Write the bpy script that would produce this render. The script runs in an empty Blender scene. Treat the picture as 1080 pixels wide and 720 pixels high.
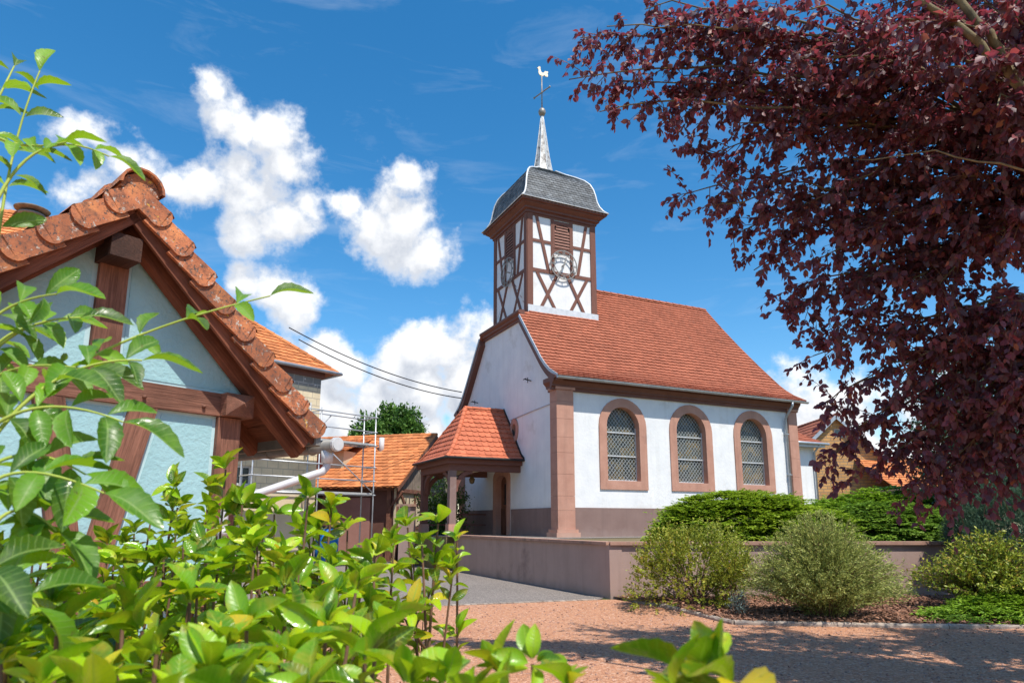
import bpy, math, random
import numpy as np
from mathutils import Vector
from mathutils.geometry import tessellate_polygon
random.seed(7); RNG = np.random.default_rng(11)
R = math.radians
sc = bpy.context.scene
COL = sc.collection

# ------------------------------------------------------------------ camera
EYE = Vector((0, 0, 1.6)); FPX = 705.0; PPX, PPY = 540.0, 415.0
TILT = math.atan((550 - PPY) / FPX)
cam = bpy.data.cameras.new('camera'); cam_o = bpy.data.objects.new('camera', cam); COL.objects.link(cam_o)
cam.sensor_width = 36; cam.lens = FPX / 1080 * 36
cam.shift_y = (PPY - 360) / 1080
cam.clip_start = 0.05; cam.clip_end = 5000
cam_o.location = EYE; cam_o.rotation_euler = (R(90) + TILT, 0, 0)
cam.dof.use_dof = True; cam.dof.focus_distance = 9.0; cam.dof.aperture_fstop = 8.0
sc.camera = cam_o

# ------------------------------------------------------------------ light
SUN_H = Vector((0.584, -0.812, 0)).normalized(); SUN_EL = R(61)
sun_dir = SUN_H * math.cos(SUN_EL) + Vector((0, 0, math.sin(SUN_EL)))
sl = bpy.data.lights.new('sun', 'SUN'); sl.energy = 4.5; sl.angle = R(0.5); sl.color = (1.0, 0.94, 0.84)
so = bpy.data.objects.new('sun', sl); COL.objects.link(so); so.location = (20, -12, 40)
so.rotation_euler = sun_dir.to_track_quat('Z', 'Y').to_euler()
sc.view_settings.view_transform = 'Standard'; sc.view_settings.look = 'None'
sc.view_settings.gamma = 1.0; sc.view_settings.use_curve_mapping = False
sc.view_settings.exposure = 0.42
sc.render.engine = 'CYCLES'
sc.cycles.max_bounces = 7; sc.cycles.diffuse_bounces = 4; sc.cycles.glossy_bounces = 2
sc.cycles.transmission_bounces = 4; sc.cycles.transparent_max_bounces = 4
sc.cycles.use_denoising = True
sc.cycles.sample_clamp_indirect = 6


def ray(x, y):
    ct, st = math.cos(TILT), math.sin(TILT)
    d = Vector(((x - PPX) / FPX, 0, 0)) + Vector((0, ct, st)) - Vector((0, -st, ct)) * ((y - PPY) / FPX)
    return d.normalized()


def at(x, y, Y):                       # the point at distance Y in front of the eye
    d = ray(x, y)
    return EYE + d * (Y / d.y)


def at_z(x, y, z):
    d = ray(x, y)
    return EYE + d * ((z - EYE.z) / d.z)


# ------------------------------------------------------------------ world
wd = bpy.data.worlds.new('World'); sc.world = wd; wd.use_nodes = True
nt = wd.node_tree; N = nt.nodes; LK = nt.links; N.clear()


def nd(tree, typ, **kw):
    n = tree.nodes.new(typ)
    for k, v in kw.items():
        setattr(n, k, v)
    return n


def mth(tree, op, a, b=None, clamp=False):
    n = nd(tree, 'ShaderNodeMath', operation=op, use_clamp=clamp)
    for i, v in enumerate((a, b)):
        if v is None: continue
        if hasattr(v, 'links') or hasattr(v, 'is_linked'): tree.links.new(v, n.inputs[i])
        else: n.inputs[i].default_value = v
    return n.outputs[0]


CLOUDS = [  # x, y, radius in photo pixels: the cumulus of this sky
    (232, 98, 20), (240, 122, 24), (262, 140, 27), (288, 148, 34), (300, 172, 30), (250, 178, 34), (275, 205, 36), (215, 190, 28),
    (295, 232, 30), (262, 240, 30), (185, 198, 22), (155, 186, 22), (125, 165, 20), (98, 140, 20), (76, 132, 16), (140, 195, 18), (325, 222, 14),
    (70, 205, 18), (100, 190, 16),
    (428, 196, 24), (408, 215, 28), (395, 240, 30), (430, 240, 38), (450, 262, 30), (410, 265, 28), (370, 218, 18), (352, 214, 12), (468, 268, 16),
    (258, 300, 24), (285, 305, 26), (312, 330, 30), (335, 372, 30), (360, 392, 34), (410, 392, 34), (445, 372, 34), (480, 362, 34), (510, 355, 26),
    (400, 425, 38), (450, 415, 45), (500, 410, 50), (340, 430, 45), (290, 400, 50), (550, 400, 40), (440, 460, 40), (520, 460, 50),
    (850, 408, 8), (868, 436, 12), (832, 390, 3), (905, 450, 18), (960, 430, 20), (1010, 400, 18), (800, 488, 22),
    (30, 330, 60), (-60, 250, 70), (-160, 330, 90), (1200, 380, 90), (1330, 300, 80), (1300, 450, 120), (-350, 420, 160),
]
g = bpy.data.node_groups.new('cloud_density', 'ShaderNodeTree')
g.interface.new_socket('Dir', in_out='INPUT', socket_type='NodeSocketVector')
g.interface.new_socket('Density', in_out='OUTPUT', socket_type='NodeSocketFloat')
gi = nd(g, 'NodeGroupInput'); go = nd(g, 'NodeGroupOutput')
nrm = nd(g, 'ShaderNodeVectorMath', operation='NORMALIZE'); g.links.new(gi.outputs[0], nrm.inputs[0])
wn = nd(g, 'ShaderNodeTexNoise'); wn.inputs['Scale'].default_value = 9; wn.inputs['Detail'].default_value = 3
g.links.new(nrm.outputs[0], wn.inputs['Vector'])
wsub = nd(g, 'ShaderNodeVectorMath', operation='SUBTRACT'); wsub.inputs[1].default_value = (.5, .5, .5)
g.links.new(wn.outputs['Color'], wsub.inputs[0])
wsc = nd(g, 'ShaderNodeVectorMath', operation='SCALE'); wsc.inputs['Scale'].default_value = 0.035
g.links.new(wsub.outputs[0], wsc.inputs[0])
wad = nd(g, 'ShaderNodeVectorMath', operation='ADD'); g.links.new(nrm.outputs[0], wad.inputs[0]); g.links.new(wsc.outputs[0], wad.inputs[1])
acc = None
for (x, y, r) in CLOUDS:
    c = ray(x, y); rr = (ray(x + r + 3, y) - c).length
    v = nd(g, 'ShaderNodeVectorMath', operation='DISTANCE'); v.inputs[1].default_value = c
    g.links.new(wad.outputs[0], v.inputs[0])
    s = mth(g, 'SUBTRACT', rr, v.outputs['Value'])
    acc = s if acc is None else mth(g, 'MAXIMUM', acc, s)
# scattered clouds low all round the horizon
bn = nd(g, 'ShaderNodeTexNoise'); bn.inputs['Scale'].default_value = 3.2; bn.inputs['Detail'].default_value = 2
g.links.new(nrm.outputs[0], bn.inputs['Vector'])
sx = nd(g, 'ShaderNodeSeparateXYZ'); g.links.new(nrm.outputs[0], sx.inputs[0])
band = mth(g, 'SUBTRACT', mth(g, 'MULTIPLY', mth(g, 'SUBTRACT', bn.outputs['Fac'], 0.44), 0.42), mth(g, 'MULTIPLY', mth(g, 'ABSOLUTE', sx.outputs['Z']), 0.45))
acc = mth(g, 'MAXIMUM', acc, band)
fn = nd(g, 'ShaderNodeTexNoise'); fn.inputs['Scale'].default_value = 17; fn.inputs['Detail'].default_value = 8
fn.inputs['Roughness'].default_value = 0.6
g.links.new(nrm.outputs[0], fn.inputs['Vector'])
den = mth(g, 'ADD', acc, mth(g, 'MULTIPLY', mth(g, 'SUBTRACT', fn.outputs['Fac'], 0.51), 0.125))
g.links.new(den, go.inputs[0])

tc = nd(nt, 'ShaderNodeTexCoord')
sky = nd(nt, 'ShaderNodeTexSky', sky_type='NISHITA', sun_disc=False, sun_elevation=SUN_EL, sun_rotation=R(144.3))
sky.altitude = 300; sky.air_density = 1.0; sky.dust_density = 0.5; sky.ozone_density = 1.2
hs = nd(nt, 'ShaderNodeHueSaturation'); hs.inputs['Saturation'].default_value = 1.40; hs.inputs['Hue'].default_value = 0.494; hs.inputs['Value'].default_value = 1.13
LK.new(sky.outputs[0], hs.inputs['Color'])
d1 = nd(nt, 'ShaderNodeGroup'); d1.node_tree = g; LK.new(tc.outputs['Generated'], d1.inputs[0])
off = nd(nt, 'ShaderNodeVectorMath', operation='ADD'); off.inputs[1].default_value = (0.012, -0.010, 0.034)
LK.new(tc.outputs['Generated'], off.inputs[0])
d2 = nd(nt, 'ShaderNodeGroup'); d2.node_tree = g; LK.new(off.outputs[0], d2.inputs[0])
mask = nd(nt, 'ShaderNodeMapRange', interpolation_type='SMOOTHSTEP'); mask.inputs['From Min'].default_value = -0.010; mask.inputs['From Max'].default_value = 0.026
LK.new(d1.outputs[0], mask.inputs['Value'])
lit = nd(nt, 'ShaderNodeMapRange', interpolation_type='SMOOTHSTEP'); lit.inputs['From Min'].default_value = -0.055; lit.inputs['From Max'].default_value = 0.058
LK.new(mth(nt, 'SUBTRACT', d1.outputs[0], d2.outputs[0]), lit.inputs['Value'])
thin = nd(nt, 'ShaderNodeMapRange'); thin.inputs['From Min'].default_value = 0.0; thin.inputs['From Max'].default_value = 0.045
thin.inputs['To Min'].default_value = 0.7; thin.inputs['To Max'].default_value = 0.0
LK.new(d1.outputs[0], thin.inputs['Value'])
lit2 = mth(nt, 'MAXIMUM', lit.outputs[0], thin.outputs[0])
ccol = nd(nt, 'ShaderNodeMix', data_type='RGBA'); ccol.inputs['A'].default_value = (2.75, 3.1, 3.75, 1); ccol.inputs['B'].default_value = (6.9, 6.92, 6.95, 1)
LK.new(lit2, ccol.inputs['Factor'])
# thin high streaks
cm = nd(nt, 'ShaderNodeMapping'); cm.inputs['Scale'].default_value = (2.0, 2.0, 9.0); cm.inputs['Rotation'].default_value = (0.3, 0.25, 0)
LK.new(tc.outputs['Generated'], cm.inputs['Vector'])
cn = nd(nt, 'ShaderNodeTexNoise'); cn.inputs['Scale'].default_value = 2.6; cn.inputs['Detail'].default_value = 7; cn.inputs['Roughness'].default_value = .62
cn.inputs['Distortion'].default_value = 0.6
LK.new(cm.outputs[0], cn.inputs['Vector'])
cr = nd(nt, 'ShaderNodeMapRange'); cr.inputs['From Min'].default_value = .52; cr.inputs['From Max'].default_value = .8
cr.inputs['To Max'].default_value = 0.20
LK.new(cn.outputs['Fac'], cr.inputs['Value'])
m0 = nd(nt, 'ShaderNodeMix', data_type='RGBA'); m0.inputs['B'].default_value = (4.6, 5.2, 5.9, 1)
LK.new(cr.outputs[0], m0.inputs['Factor']); LK.new(hs.outputs[0], m0.inputs['A'])
m1 = nd(nt, 'ShaderNodeMix', data_type='RGBA')
LK.new(mask.outputs[0], m1.inputs['Factor']); LK.new(m0.outputs['Result'], m1.inputs['A']); LK.new(ccol.outputs['Result'], m1.inputs['B'])
bg = nd(nt, 'ShaderNodeBackground'); bg.inputs['Strength'].default_value = 0.13
LK.new(m1.outputs['Result'], bg.inputs['Color'])
wo = nd(nt, 'ShaderNodeOutputWorld'); LK.new(bg.outputs[0], wo.inputs['Surface'])

# ------------------------------------------------------------------ materials


def lin(h):
    h = h.lstrip('#'); c = [int(h[i:i + 2], 16) / 255 for i in (0, 2, 4)]
    return tuple(x / 12.92 if x <= .04045 else ((x + .055) / 1.055) ** 2.4 for x in c) + (1,)


def C(c):
    if isinstance(c, str): return lin(c)
    return tuple(c) + (1,) if len(c) == 3 else c


def setramp(ramp, stops):
    e = ramp.color_ramp.elements
    while len(e) > 1: e.remove(e[-1])
    e[0].position = stops[0][0]; e[0].color = C(stops[0][1])
    for p, c in stops[1:]:
        x = e.new(p); x.color = C(c)


def newmat(name):
    m = bpy.data.materials.new(name); m.use_nodes = True
    t = m.node_tree; b = t.nodes['Principled BSDF']
    return m, t, b


def coords(t, attr=None, scale=(1, 1, 1)):
    if attr:
        a = nd(t, 'ShaderNodeAttribute', attribute_name=attr); o = a.outputs['Vector']
    else:
        a = nd(t, 'ShaderNodeTexCoord'); o = a.outputs['Object']
    mp = nd(t, 'ShaderNodeMapping'); mp.inputs['Scale'].default_value = scale
    t.links.new(o, mp.inputs['Vector'])
    return mp.outputs[0]


def noise(t, vec, s, d=5, r=.55, dist=0):
    n = nd(t, 'ShaderNodeTexNoise'); n.inputs['Scale'].default_value = s; n.inputs['Detail'].default_value = d
    n.inputs['Roughness'].default_value = r; n.inputs['Distortion'].default_value = dist
    t.links.new(vec, n.inputs['Vector'])
    return n.outputs['Fac']


def ramp(t, fac, stops):
    r = nd(t, 'ShaderNodeValToRGB'); setramp(r, stops); t.links.new(fac, r.inputs[0])
    return r.outputs[0]


def mixc(t, fac, a, b, mode='MIX'):
    m = nd(t, 'ShaderNodeMix', data_type='RGBA', blend_type=mode)
    if hasattr(fac, 'is_linked'): t.links.new(fac, m.inputs['Factor'])
    else: m.inputs['Factor'].default_value = fac
    for k, v in (('A', a), ('B', b)):
        if hasattr(v, 'is_linked'): t.links.new(v, m.inputs[k])
        else: m.inputs[k].default_value = C(v)
    return m.outputs['Result']


def bump(t, b, h, strength=.4, dist=.02):
    n = nd(t, 'ShaderNodeBump'); n.inputs['Strength'].default_value = strength; n.inputs['Distance'].default_value = dist
    t.links.new(h, n.inputs['Height']); t.links.new(n.outputs[0], b.inputs['Normal'])


def mottled(name, stops, s=4, detail=6, rough=.85, bs=40, bstr=.3, bd=.01, stain=None, metal=0, spec=.3, island=0.0, vscale=(1, 1, 1), attr=None):
    """noise-mottled surface with fine bump; island = value change from one loose piece to the next"""
    m, t, b = newmat(name)
    v = coords(t, attr, vscale)
    c = ramp(t, noise(t, v, s, detail, .6), stops)
    if stain:
        c = mixc(t, ramp(t, noise(t, v, stain[1], 5, .65), [(stain[2], (0, 0, 0)), (stain[2] + .12, (1, 1, 1))]), c, stain[0])
    if island:
        gm = nd(t, 'ShaderNodeNewGeometry')
        hv = nd(t, 'ShaderNodeHueSaturation')
        mr = nd(t, 'ShaderNodeMapRange'); mr.inputs['To Min'].default_value = 1 - island; mr.inputs['To Max'].default_value = 1 + island
        t.links.new(gm.outputs['Random Per Island'], mr.inputs['Value']); t.links.new(mr.outputs[0], hv.inputs['Value'])
        t.links.new(c, hv.inputs['Color']); c = hv.outputs[0]
    t.links.new(c, b.inputs['Base Color'])
    b.inputs['Roughness'].default_value = rough; b.inputs['Metallic'].default_value = metal
    b.inputs['Specular IOR Level'].default_value = spec
    if bstr: bump(t, b, noise(t, v, bs, 4, .6), bstr, bd)
    return m


def wood(name, dark, light, rough=.75):
    m, t, b = newmat(name)
    v = coords(t, 'tc', (34, 34, 1.6))
    n1 = noise(t, v, 2.0, 9, .72, .8)
    v2 = coords(t, 'tc', (1, 1, 1))
    n2 = noise(t, v2, 2.5, 4)
    c = ramp(t, n1, [(.3, dark), (.62, light)])
    c = mixc(t, ramp(t, n2, [(.4, (0, 0, 0)), (.75, (.8, .8, .8))]), c, tuple(x * .45 for x in C(dark)[:3]))
    t.links.new(c, b.inputs['Base Color']); b.inputs['Roughness'].default_value = rough
    b.inputs['Specular IOR Level'].default_value = .3
    bump(t, b, n1, .8, .008)
    return m


def leafmat(name, stops, rough=.4, spec=.4, trans=.35, tcol=None, vein=None, scale=1.0):
    """colour from the leaf's own random number (lf.z); lf.x across, lf.y along the leaf"""
    m, t, b = newmat(name)
    a = nd(t, 'ShaderNodeAttribute', attribute_name='lf')
    s = nd(t, 'ShaderNodeSeparateXYZ'); t.links.new(a.outputs['Vector'], s.inputs[0])
    c = ramp(t, s.outputs['Z'], stops)
    if vein:
        rib = nd(t, 'ShaderNodeMapRange'); rib.inputs['From Min'].default_value = .13; rib.inputs['From Max'].default_value = .02
        t.links.new(s.outputs['X'], rib.inputs['Value'])
        w = mth(t, 'SINE', mth(t, 'MULTIPLY', mth(t, 'SUBTRACT', s.outputs['Y'], mth(t, 'MULTIPLY', s.outputs['X'], .16)), 60))
        w = mth(t, 'MULTIPLY', mth(t, 'POWER', mth(t, 'MAXIMUM', w, 0.0), 6), .35)
        c = mixc(t, mth(t, 'MAXIMUM', mth(t, 'MULTIPLY', rib.outputs[0], .8), w), c, vein)
        n = noise(t, coords(t), 28, 4)
        c = mixc(t, ramp(t, n, [(.5, (0, 0, 0)), (.75, (.5, .5, .5))]), c, stops[-1][1])
        c = mixc(t, ramp(t, noise(t, coords(t), 95, 3), [(.66, (0, 0, 0)), (.72, (.8, .8, .8))]), c, (.11, .06, .02))
        rg_ = nd(t, 'ShaderNodeMapRange'); rg_.inputs['From Min'].default_value = .35; rg_.inputs['From Max'].default_value = .65; rg_.inputs['To Min'].default_value = rough * .75; rg_.inputs['To Max'].default_value = rough * 2.6
        t.links.new(noise(t, coords(t), 14, 3), rg_.inputs['Value'])
        bump(t, b, mth(t, 'ADD', mth(t, 'MULTIPLY', w, 1.0), noise(t, coords(t), 60, 2)), .35, .002)
    t.links.new(c, b.inputs['Base Color']); b.inputs['Roughness'].default_value = rough
    if vein: t.links.new(rg_.outputs[0], b.inputs['Roughness'])
    b.inputs['Specular IOR Level'].default_value = spec
    tr = nd(t, 'ShaderNodeBsdfTranslucent')
    if tcol: t.links.new(mixc(t, .65, c, tcol), tr.inputs['Color'])
    else: t.links.new(c, tr.inputs['Color'])
    mx = nd(t, 'ShaderNodeMixShader'); mx.inputs[0].default_value = trans
    t.links.new(b.outputs[0], mx.inputs[1]); t.links.new(tr.outputs[0], mx.inputs[2])
    t.links.new(mx.outputs[0], t.nodes['Material Output'].inputs['Surface'])
    return m


M = {}
M['white_plaster'] = mottled('white_plaster', [(.3, (.70, .71, .72)), (.7, (.80, .80, .79))], 1.6, 6, .9, 9, .25, .03, stain=((.60, .58, .55), .55, .60))
M['plinth_paint'] = mottled('plinth_paint', [(.3, (.215, .140, .122)), (.7, (.265, .178, .155))], 1.3, 7, .9, 30, .3, .008, stain=((.33, .26, .24), .8, .58))
M['wall_paint'] = mottled('wall_paint', [(.3, (.36, .252, .218)), (.7, (.43, .305, .262))], 1.1, 7, .9, 30, .3, .008, stain=((.22, .15, .135), .7, .58))
M['sandstone'] = mottled('sandstone', [(.3, (.42, .215, .155)), (.7, (.52, .285, .21))], 2.5, 7, .9, 35, .35, .01, stain=((.30, .17, .13), 1.1, .62))
M['cap_stone'] = mottled('cap_stone', [(.3, (.34, .19, .14)), (.7, (.46, .28, .21))], 3, 7, .9, 35, .4, .01, stain=((.16, .12, .10), 1.6, .56))

def weather(name, streak, splash, z0, amt=.5):
    m = M[name]; t = m.node_tree; b = t.nodes['Principled BSDF']; src = b.inputs['Base Color'].links[0].from_socket
    g_ = nd(t, 'ShaderNodeNewGeometry'); mp = nd(t, 'ShaderNodeMapping'); mp.inputs['Scale'].default_value = (2.6, 2.6, .16); t.links.new(g_.outputs['Position'], mp.inputs['Vector'])
    f = ramp(t, noise(t, mp.outputs[0], 1.6, 7, .65), [(.50, (0, 0, 0)), (.78, (amt, amt, amt))]); c = mixc(t, f, src, streak)
    s_ = nd(t, 'ShaderNodeSeparateXYZ'); t.links.new(g_.outputs['Position'], s_.inputs[0])
    n_ = noise(t, g_.outputs['Position'], 2.2, 6, .65)
    h = mth(t, 'SUBTRACT', mth(t, 'ADD', z0, mth(t, 'MULTIPLY', n_, .9)), s_.outputs['Z'])
    f2 = mth(t, 'MULTIPLY', mth(t, 'MINIMUM', mth(t, 'MAXIMUM', mth(t, 'MULTIPLY', h, 2.0), 0.0), 1.0), .55)
    t.links.new(mixc(t, f2, c, splash), b.inputs['Base Color'])


weather('white_plaster', (.56, .54, .50), (.55, .50, .45), 1.75, .38)
weather('plinth_paint', (.15, .10, .09), (.36, .28, .25), .95, .55)
weather('wall_paint', (.22, .155, .135), (.20, .15, .115), -.28, .45)
weather('cap_stone', (.12, .10, .085), (.1, .1, .1), -5, .75)
weather('sandstone', (.27, .15, .115), (.50, .36, .29), 1.05, .5)
M['brown_paint'] = mottled('brown_paint', [(.3, (.135, .055, .040)), (.7, (.175, .075, .055))], 3, 5, .6, 60, .15, .004)
M['beam_brown'] = mottled('beam_brown', [(.3, (.15, .063, .045)), (.7, (.20, .088, .064))], 5, 6, .75, 50, .3, .005, attr='tc', vscale=(8, 8, 1))
M['roof_tile'] = mottled('roof_tile', [(.25, (.285, .086, .046)), (.7, (.37, .118, .064))], .8, 6, .8, 40, .3, .004, island=.13, stain=((.20, .085, .055), 2.2, .64))
M['porch_tile'] = mottled('porch_tile', [(.25, (.42, .110, .052)), (.7, (.54, .155, .076))], 1.8, 6, .7, 40, .2, .004, island=.16)
M['old_tile'] = mottled('old_tile', [(.25, (.42, .135, .045)), (.7, (.60, .225, .080))], 1.5, 6, .8, 40, .2, .004, island=.24, stain=((.30, .12, .06), .8, .58))
M['slate'] = mottled('slate', [(.3, (.060, .068, .076)), (.7, (.125, .135, .145))], 2.5, 6, .55, 40, .25, .004, island=.4, spec=.5)
M['zinc'] = mottled('zinc', [(.3, (.36, .39, .42)), (.7, (.50, .53, .56))], 4, 5, .45, 50, .1, .002, metal=.5)
M['pale_lead'] = mottled('pale_lead', [(.3, (.52, .54, .55)), (.7, (.70, .71, .72))], 6, 5, .5, 50, .1, .002, metal=.2)
M['spire_metal'] = mottled('spire_metal', [(.38, (.17, .15, .14)), (.52, (.46, .45, .43)), (.7, (.6, .59, .57))], 5, 8, .55, 30, .2, .004, metal=.2)
M['dark_iron'] = mottled('dark_iron', [(.3, (.03, .03, .03)), (.7, (.06, .055, .05))], 8, 4, .6, 60, .1, .002, metal=.3)
M['clock_metal'] = mottled('clock_metal', [(.3, (.22, .20, .18)), (.7, (.36, .33, .29))], 12, 4, .5, 60, .1, .002, metal=.4)
M['gilt'] = mottled('gilt', [(.3, (.62, .50, .34)), (.7, (.80, .72, .58))], 12, 4, .4, 60, .1, .002, metal=.3)
M['louvre_paint'] = mottled('louvre_paint', [(.3, (.22, .10, .075)), (.7, (.28, .14, .105))], 5, 4, .75, 60, .2, .003)
M['painted_shade'] = mottled('painted_shade', [(.3, (.012, .011, .010)), (.7, (.02, .018, .016))], 5, 3, .9, 20, 0)  # near-black colour standing in for the shade inside the belfry
M['door_wood'] = wood('door_wood', (.10, .038, .022), (.22, .09, .055))
M['old_timber'] = wood('old_timber', (.10, .040, .025), (.33, .150, .098))
M['dark_timber'] = wood('dark_timber', (.035, .018, .013), (.13, .058, .038))
M['red_timber'] = wood('red_timber', (.12, .038, .020), (.30, .105, .055))
M['grey_board'] = wood('grey_board', (.17, .13, .10), (.36, .29, .23))
M['blue_plaster'] = mottled('blue_plaster', [(.3, (.27, .47, .505)), (.7, (.345, .555, .585))], 2.2, 7, .9, 32, .6, .012, stain=((.42, .60, .63), 1.2, .58))
M['blue_edge'] = mottled('blue_edge', [(.3, (.40, .58, .61)), (.7, (.47, .65, .67))], 3, 5, .9, 45, .3, .006)
M['verge_tile'] = mottled('verge_tile', [(.25, (.19, .062, .034)), (.5, (.34, .11, .050)), (.75, (.48, .175, .070))], 5, 8, .8, 60, .5, .006, island=.3, stain=((.42, .38, .30), 9, .62))

# verge tiles: weathered, with soot, pale crusts and a little yellow lichen
m, t, b = newmat('weathered_tile')
v = coords(t)
c = ramp(t, noise(t, v, 4, 7, .65), [(.3, (.29, .092, .042)), (.5, (.46, .155, .066)), (.7, (.66, .25, .09))])
gm = nd(t, 'ShaderNodeNewGeometry'); hv = nd(t, 'ShaderNodeHueSaturation'); mr = nd(t, 'ShaderNodeMapRange'); mr.inputs['To Min'].default_value = .6; mr.inputs['To Max'].default_value = 1.25
t.links.new(gm.outputs['Random Per Island'], mr.inputs['Value']); t.links.new(mr.outputs[0], hv.inputs['Value']); t.links.new(c, hv.inputs['Color']); c = hv.outputs[0]
sw = lambda s_, a0, a1, d_=6: ramp(t, noise(t, v, s_, d_, .7), [(a0, (0, 0, 0)), (a1, (1, 1, 1))])
c = mixc(t, sw(13, .48, .70), c, (.13, .062, .042)); c = mixc(t, sw(46, .54, .62), c, (.085, .060, .050))
c = mixc(t, sw(21, .585, .63, 8), c, (.46, .42, .36)); c = mixc(t, sw(12.3, .63, .67, 8), c, (.62, .36, .045))
t.links.new(c, b.inputs['Base Color']); b.inputs['Roughness'].default_value = .88
bump(t, b, noise(t, v, 55, 6, .7), .7, .006)
M['verge_tile'] = m
M['zinc_old'] = mottled('zinc_old', [(.3, (.16, .155, .145)), (.7, (.30, .29, .27))], 6, 6, .6, 50, .2, .003, metal=.3)
M['pale_pipe'] = mottled('pale_pipe', [(.3, (.46, .46, .48)), (.7, (.56, .56, .58))], 5, 4, .4, 40, .05, .002, spec=.5)
M['gravel'] = None
M['asphalt'] = None
M['mulch_base'] = mottled('mulch_base', [(.3, (.10, .050, .032)), (.7, (.21, .115, .075))], 14, 6, .95, 60, .8, .03)
M['bark_chip'] = mottled('bark_chip', [(.3, (.16, .075, .045)), (.7, (.33, .175, .115))], 9, 4, .95, 60, .3, .004, island=.5)
M['kerb_stone'] = mottled('kerb_stone', [(.3, (.25, .200, .165)), (.7, (.42, .35, .29))], 9, 6, .9, 60, .5, .01, island=.25)
M['earth'] = mottled('earth', [(.3, (.12, .105, .05)), (.7, (.22, .17, .09))], 1.5, 7, .95, 25, .6, .04)
M['grass'] = mottled('grass', [(.3, (.06, .085, .025)), (.7, (.12, .14, .045))], 2.0, 7, .95, 60, .6, .04)
M['bark'] = mottled('bark', [(.3, (.13, .10, .075)), (.7, (.30, .24, .17))], 7, 7, .9, 50, .6, .01)
M['bough_bark'] = mottled('bough_bark', [(.3, (.10, .080, .045)), (.7, (.24, .19, .10))], 8, 7, .9, 50, .5, .01)
M['twig_brown'] = mottled('twig_brown', [(.3, (.10, .05, .03)), (.7, (.23, .13, .08))], 12, 5, .8, 60, .3, .003)
M['twig_green'] = mottled('twig_green', [(.3, (.28, .36, .05)), (.7, (.42, .48, .09))], 12, 5, .6, 60, .2, .002)
M['cream_render'] = mottled('cream_render', [(.3, (.55, .45, .30)), (.7, (.66, .55, .38))], 1.5, 6, .9, 40, .2, .006)
M['rust_wall'] = mottled('rust_wall', [(.3, (.11, .050, .038)), (.7, (.17, .080, .060))], 1.5, 6, .9, 40, .2, .006)
M['pink_board'] = mottled('pink_board', [(.3, (.33, .16, .13)), (.7, (.42, .22, .18))], 1.5, 6, .9, 40, .2, .006)
M['steel_tube'] = mottled('steel_tube', [(.3, (.42, .44, .46)), (.7, (.58, .60, .62))], 5, 4, .4, 40, .05, .002, metal=.5)
M['deck_plank'] = mottled('deck_plank', [(.3, (.34, .34, .33)), (.7, (.48, .47, .45))], 3, 4, .8, 40, .2, .004)
M['blue_plastic'] = mottled('blue_plastic', [(.3, (.015, .16, .50)), (.7, (.03, .22, .60))], 3, 4, .4, 40, .05, .002)
M['red_paint'] = mottled('red_paint', [(.3, (.25, .06, .04)), (.7, (.33, .09, .06))], 3, 4, .7, 40, .1, .003)
M['cable'] = mottled('cable', [(.3, (.02, .02, .022)), (.7, (.035, .035, .04))], 3, 3, .6, 40, 0)
M['window_dark'] = mottled('window_dark', [(.3, (.02, .025, .03)), (.7, (.05, .055, .06))], 1, 3, .08, 4, .05, .01, spec=.8)
M['frame_paint'] = mottled('frame_paint', [(.3, (.5, .5, .5)), (.7, (.6, .6, .6))], 4, 3, .5, 40, 0)
M['lamp_brass'] = mottled('lamp_brass', [(.3, (.10, .07, .03)), (.7, (.2, .14, .07))], 8, 3, .5, 40, 0, metal=.4)
M['wire_mesh'] = mottled('wire_mesh', [(.3, (.30, .33, .33)), (.7, (.40, .43, .43))], 8, 3, .6, 40, 0)

# stained glass seen from outside: small dark panes of many tints
m, t, b = newmat('church_glass')
v = coords(t)
vo = nd(t, 'ShaderNodeTexVoronoi'); vo.inputs['Scale'].default_value = 5.5; t.links.new(v, vo.inputs['Vector'])
hsx = nd(t, 'ShaderNodeSeparateColor'); t.links.new(vo.outputs['Color'], hsx.inputs[0])
c = ramp(t, hsx.outputs[0], [(0, (.035, .042, .045)), (.35, (.10, .10, .085)), (.55, (.20, .135, .05)), (.75, (.06, .075, .07)), (.9, (.24, .17, .07)), (1, (.05, .06, .09))])
t.links.new(c, b.inputs['Base Color']); b.inputs['Roughness'].default_value = .28; b.inputs['Specular IOR Level'].default_value = .5
bump(t, b, noise(t, v, 6, 3), .25, .02)
M['church_glass'] = m

# reddish gravel
m, t, b = newmat('gravel')
v = coords(t)
big = noise(t, v, .55, 5, .6); fine = noise(t, v, 55, 3, .7); mid = noise(t, v, 7, 5, .65)
c = ramp(t, big, [(.3, (.43, .200, .108)), (.7, (.56, .290, .168))])
c = mixc(t, ramp(t, mid, [(.42, (0, 0, 0)), (.72, (.55, .55, .55))]), c, (.36, .155, .080))
vo = nd(t, 'ShaderNodeTexVoronoi'); vo.inputs['Scale'].default_value = 42; t.links.new(v, vo.inputs['Vector'])
sp = nd(t, 'ShaderNodeSeparateColor'); t.links.new(vo.outputs['Color'], sp.inputs[0])
c = mixc(t, .55, c, ramp(t, sp.outputs[0], [(0, (.22, .098, .066)), (.4, (.45, .215, .125)), (.8, (.58, .31, .19)), (1, (.70, .52, .40))]))
t.links.new(c, b.inputs['Base Color']); b.inputs['Roughness'].default_value = .95; b.inputs['Specular IOR Level'].default_value = .15
bump(t, b, mth(t, 'ADD', mth(t, 'MULTIPLY', mid, .8), mth(t, 'SUBTRACT', 1, vo.outputs['Distance'])), .8, .02)
M['gravel'] = m

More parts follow.
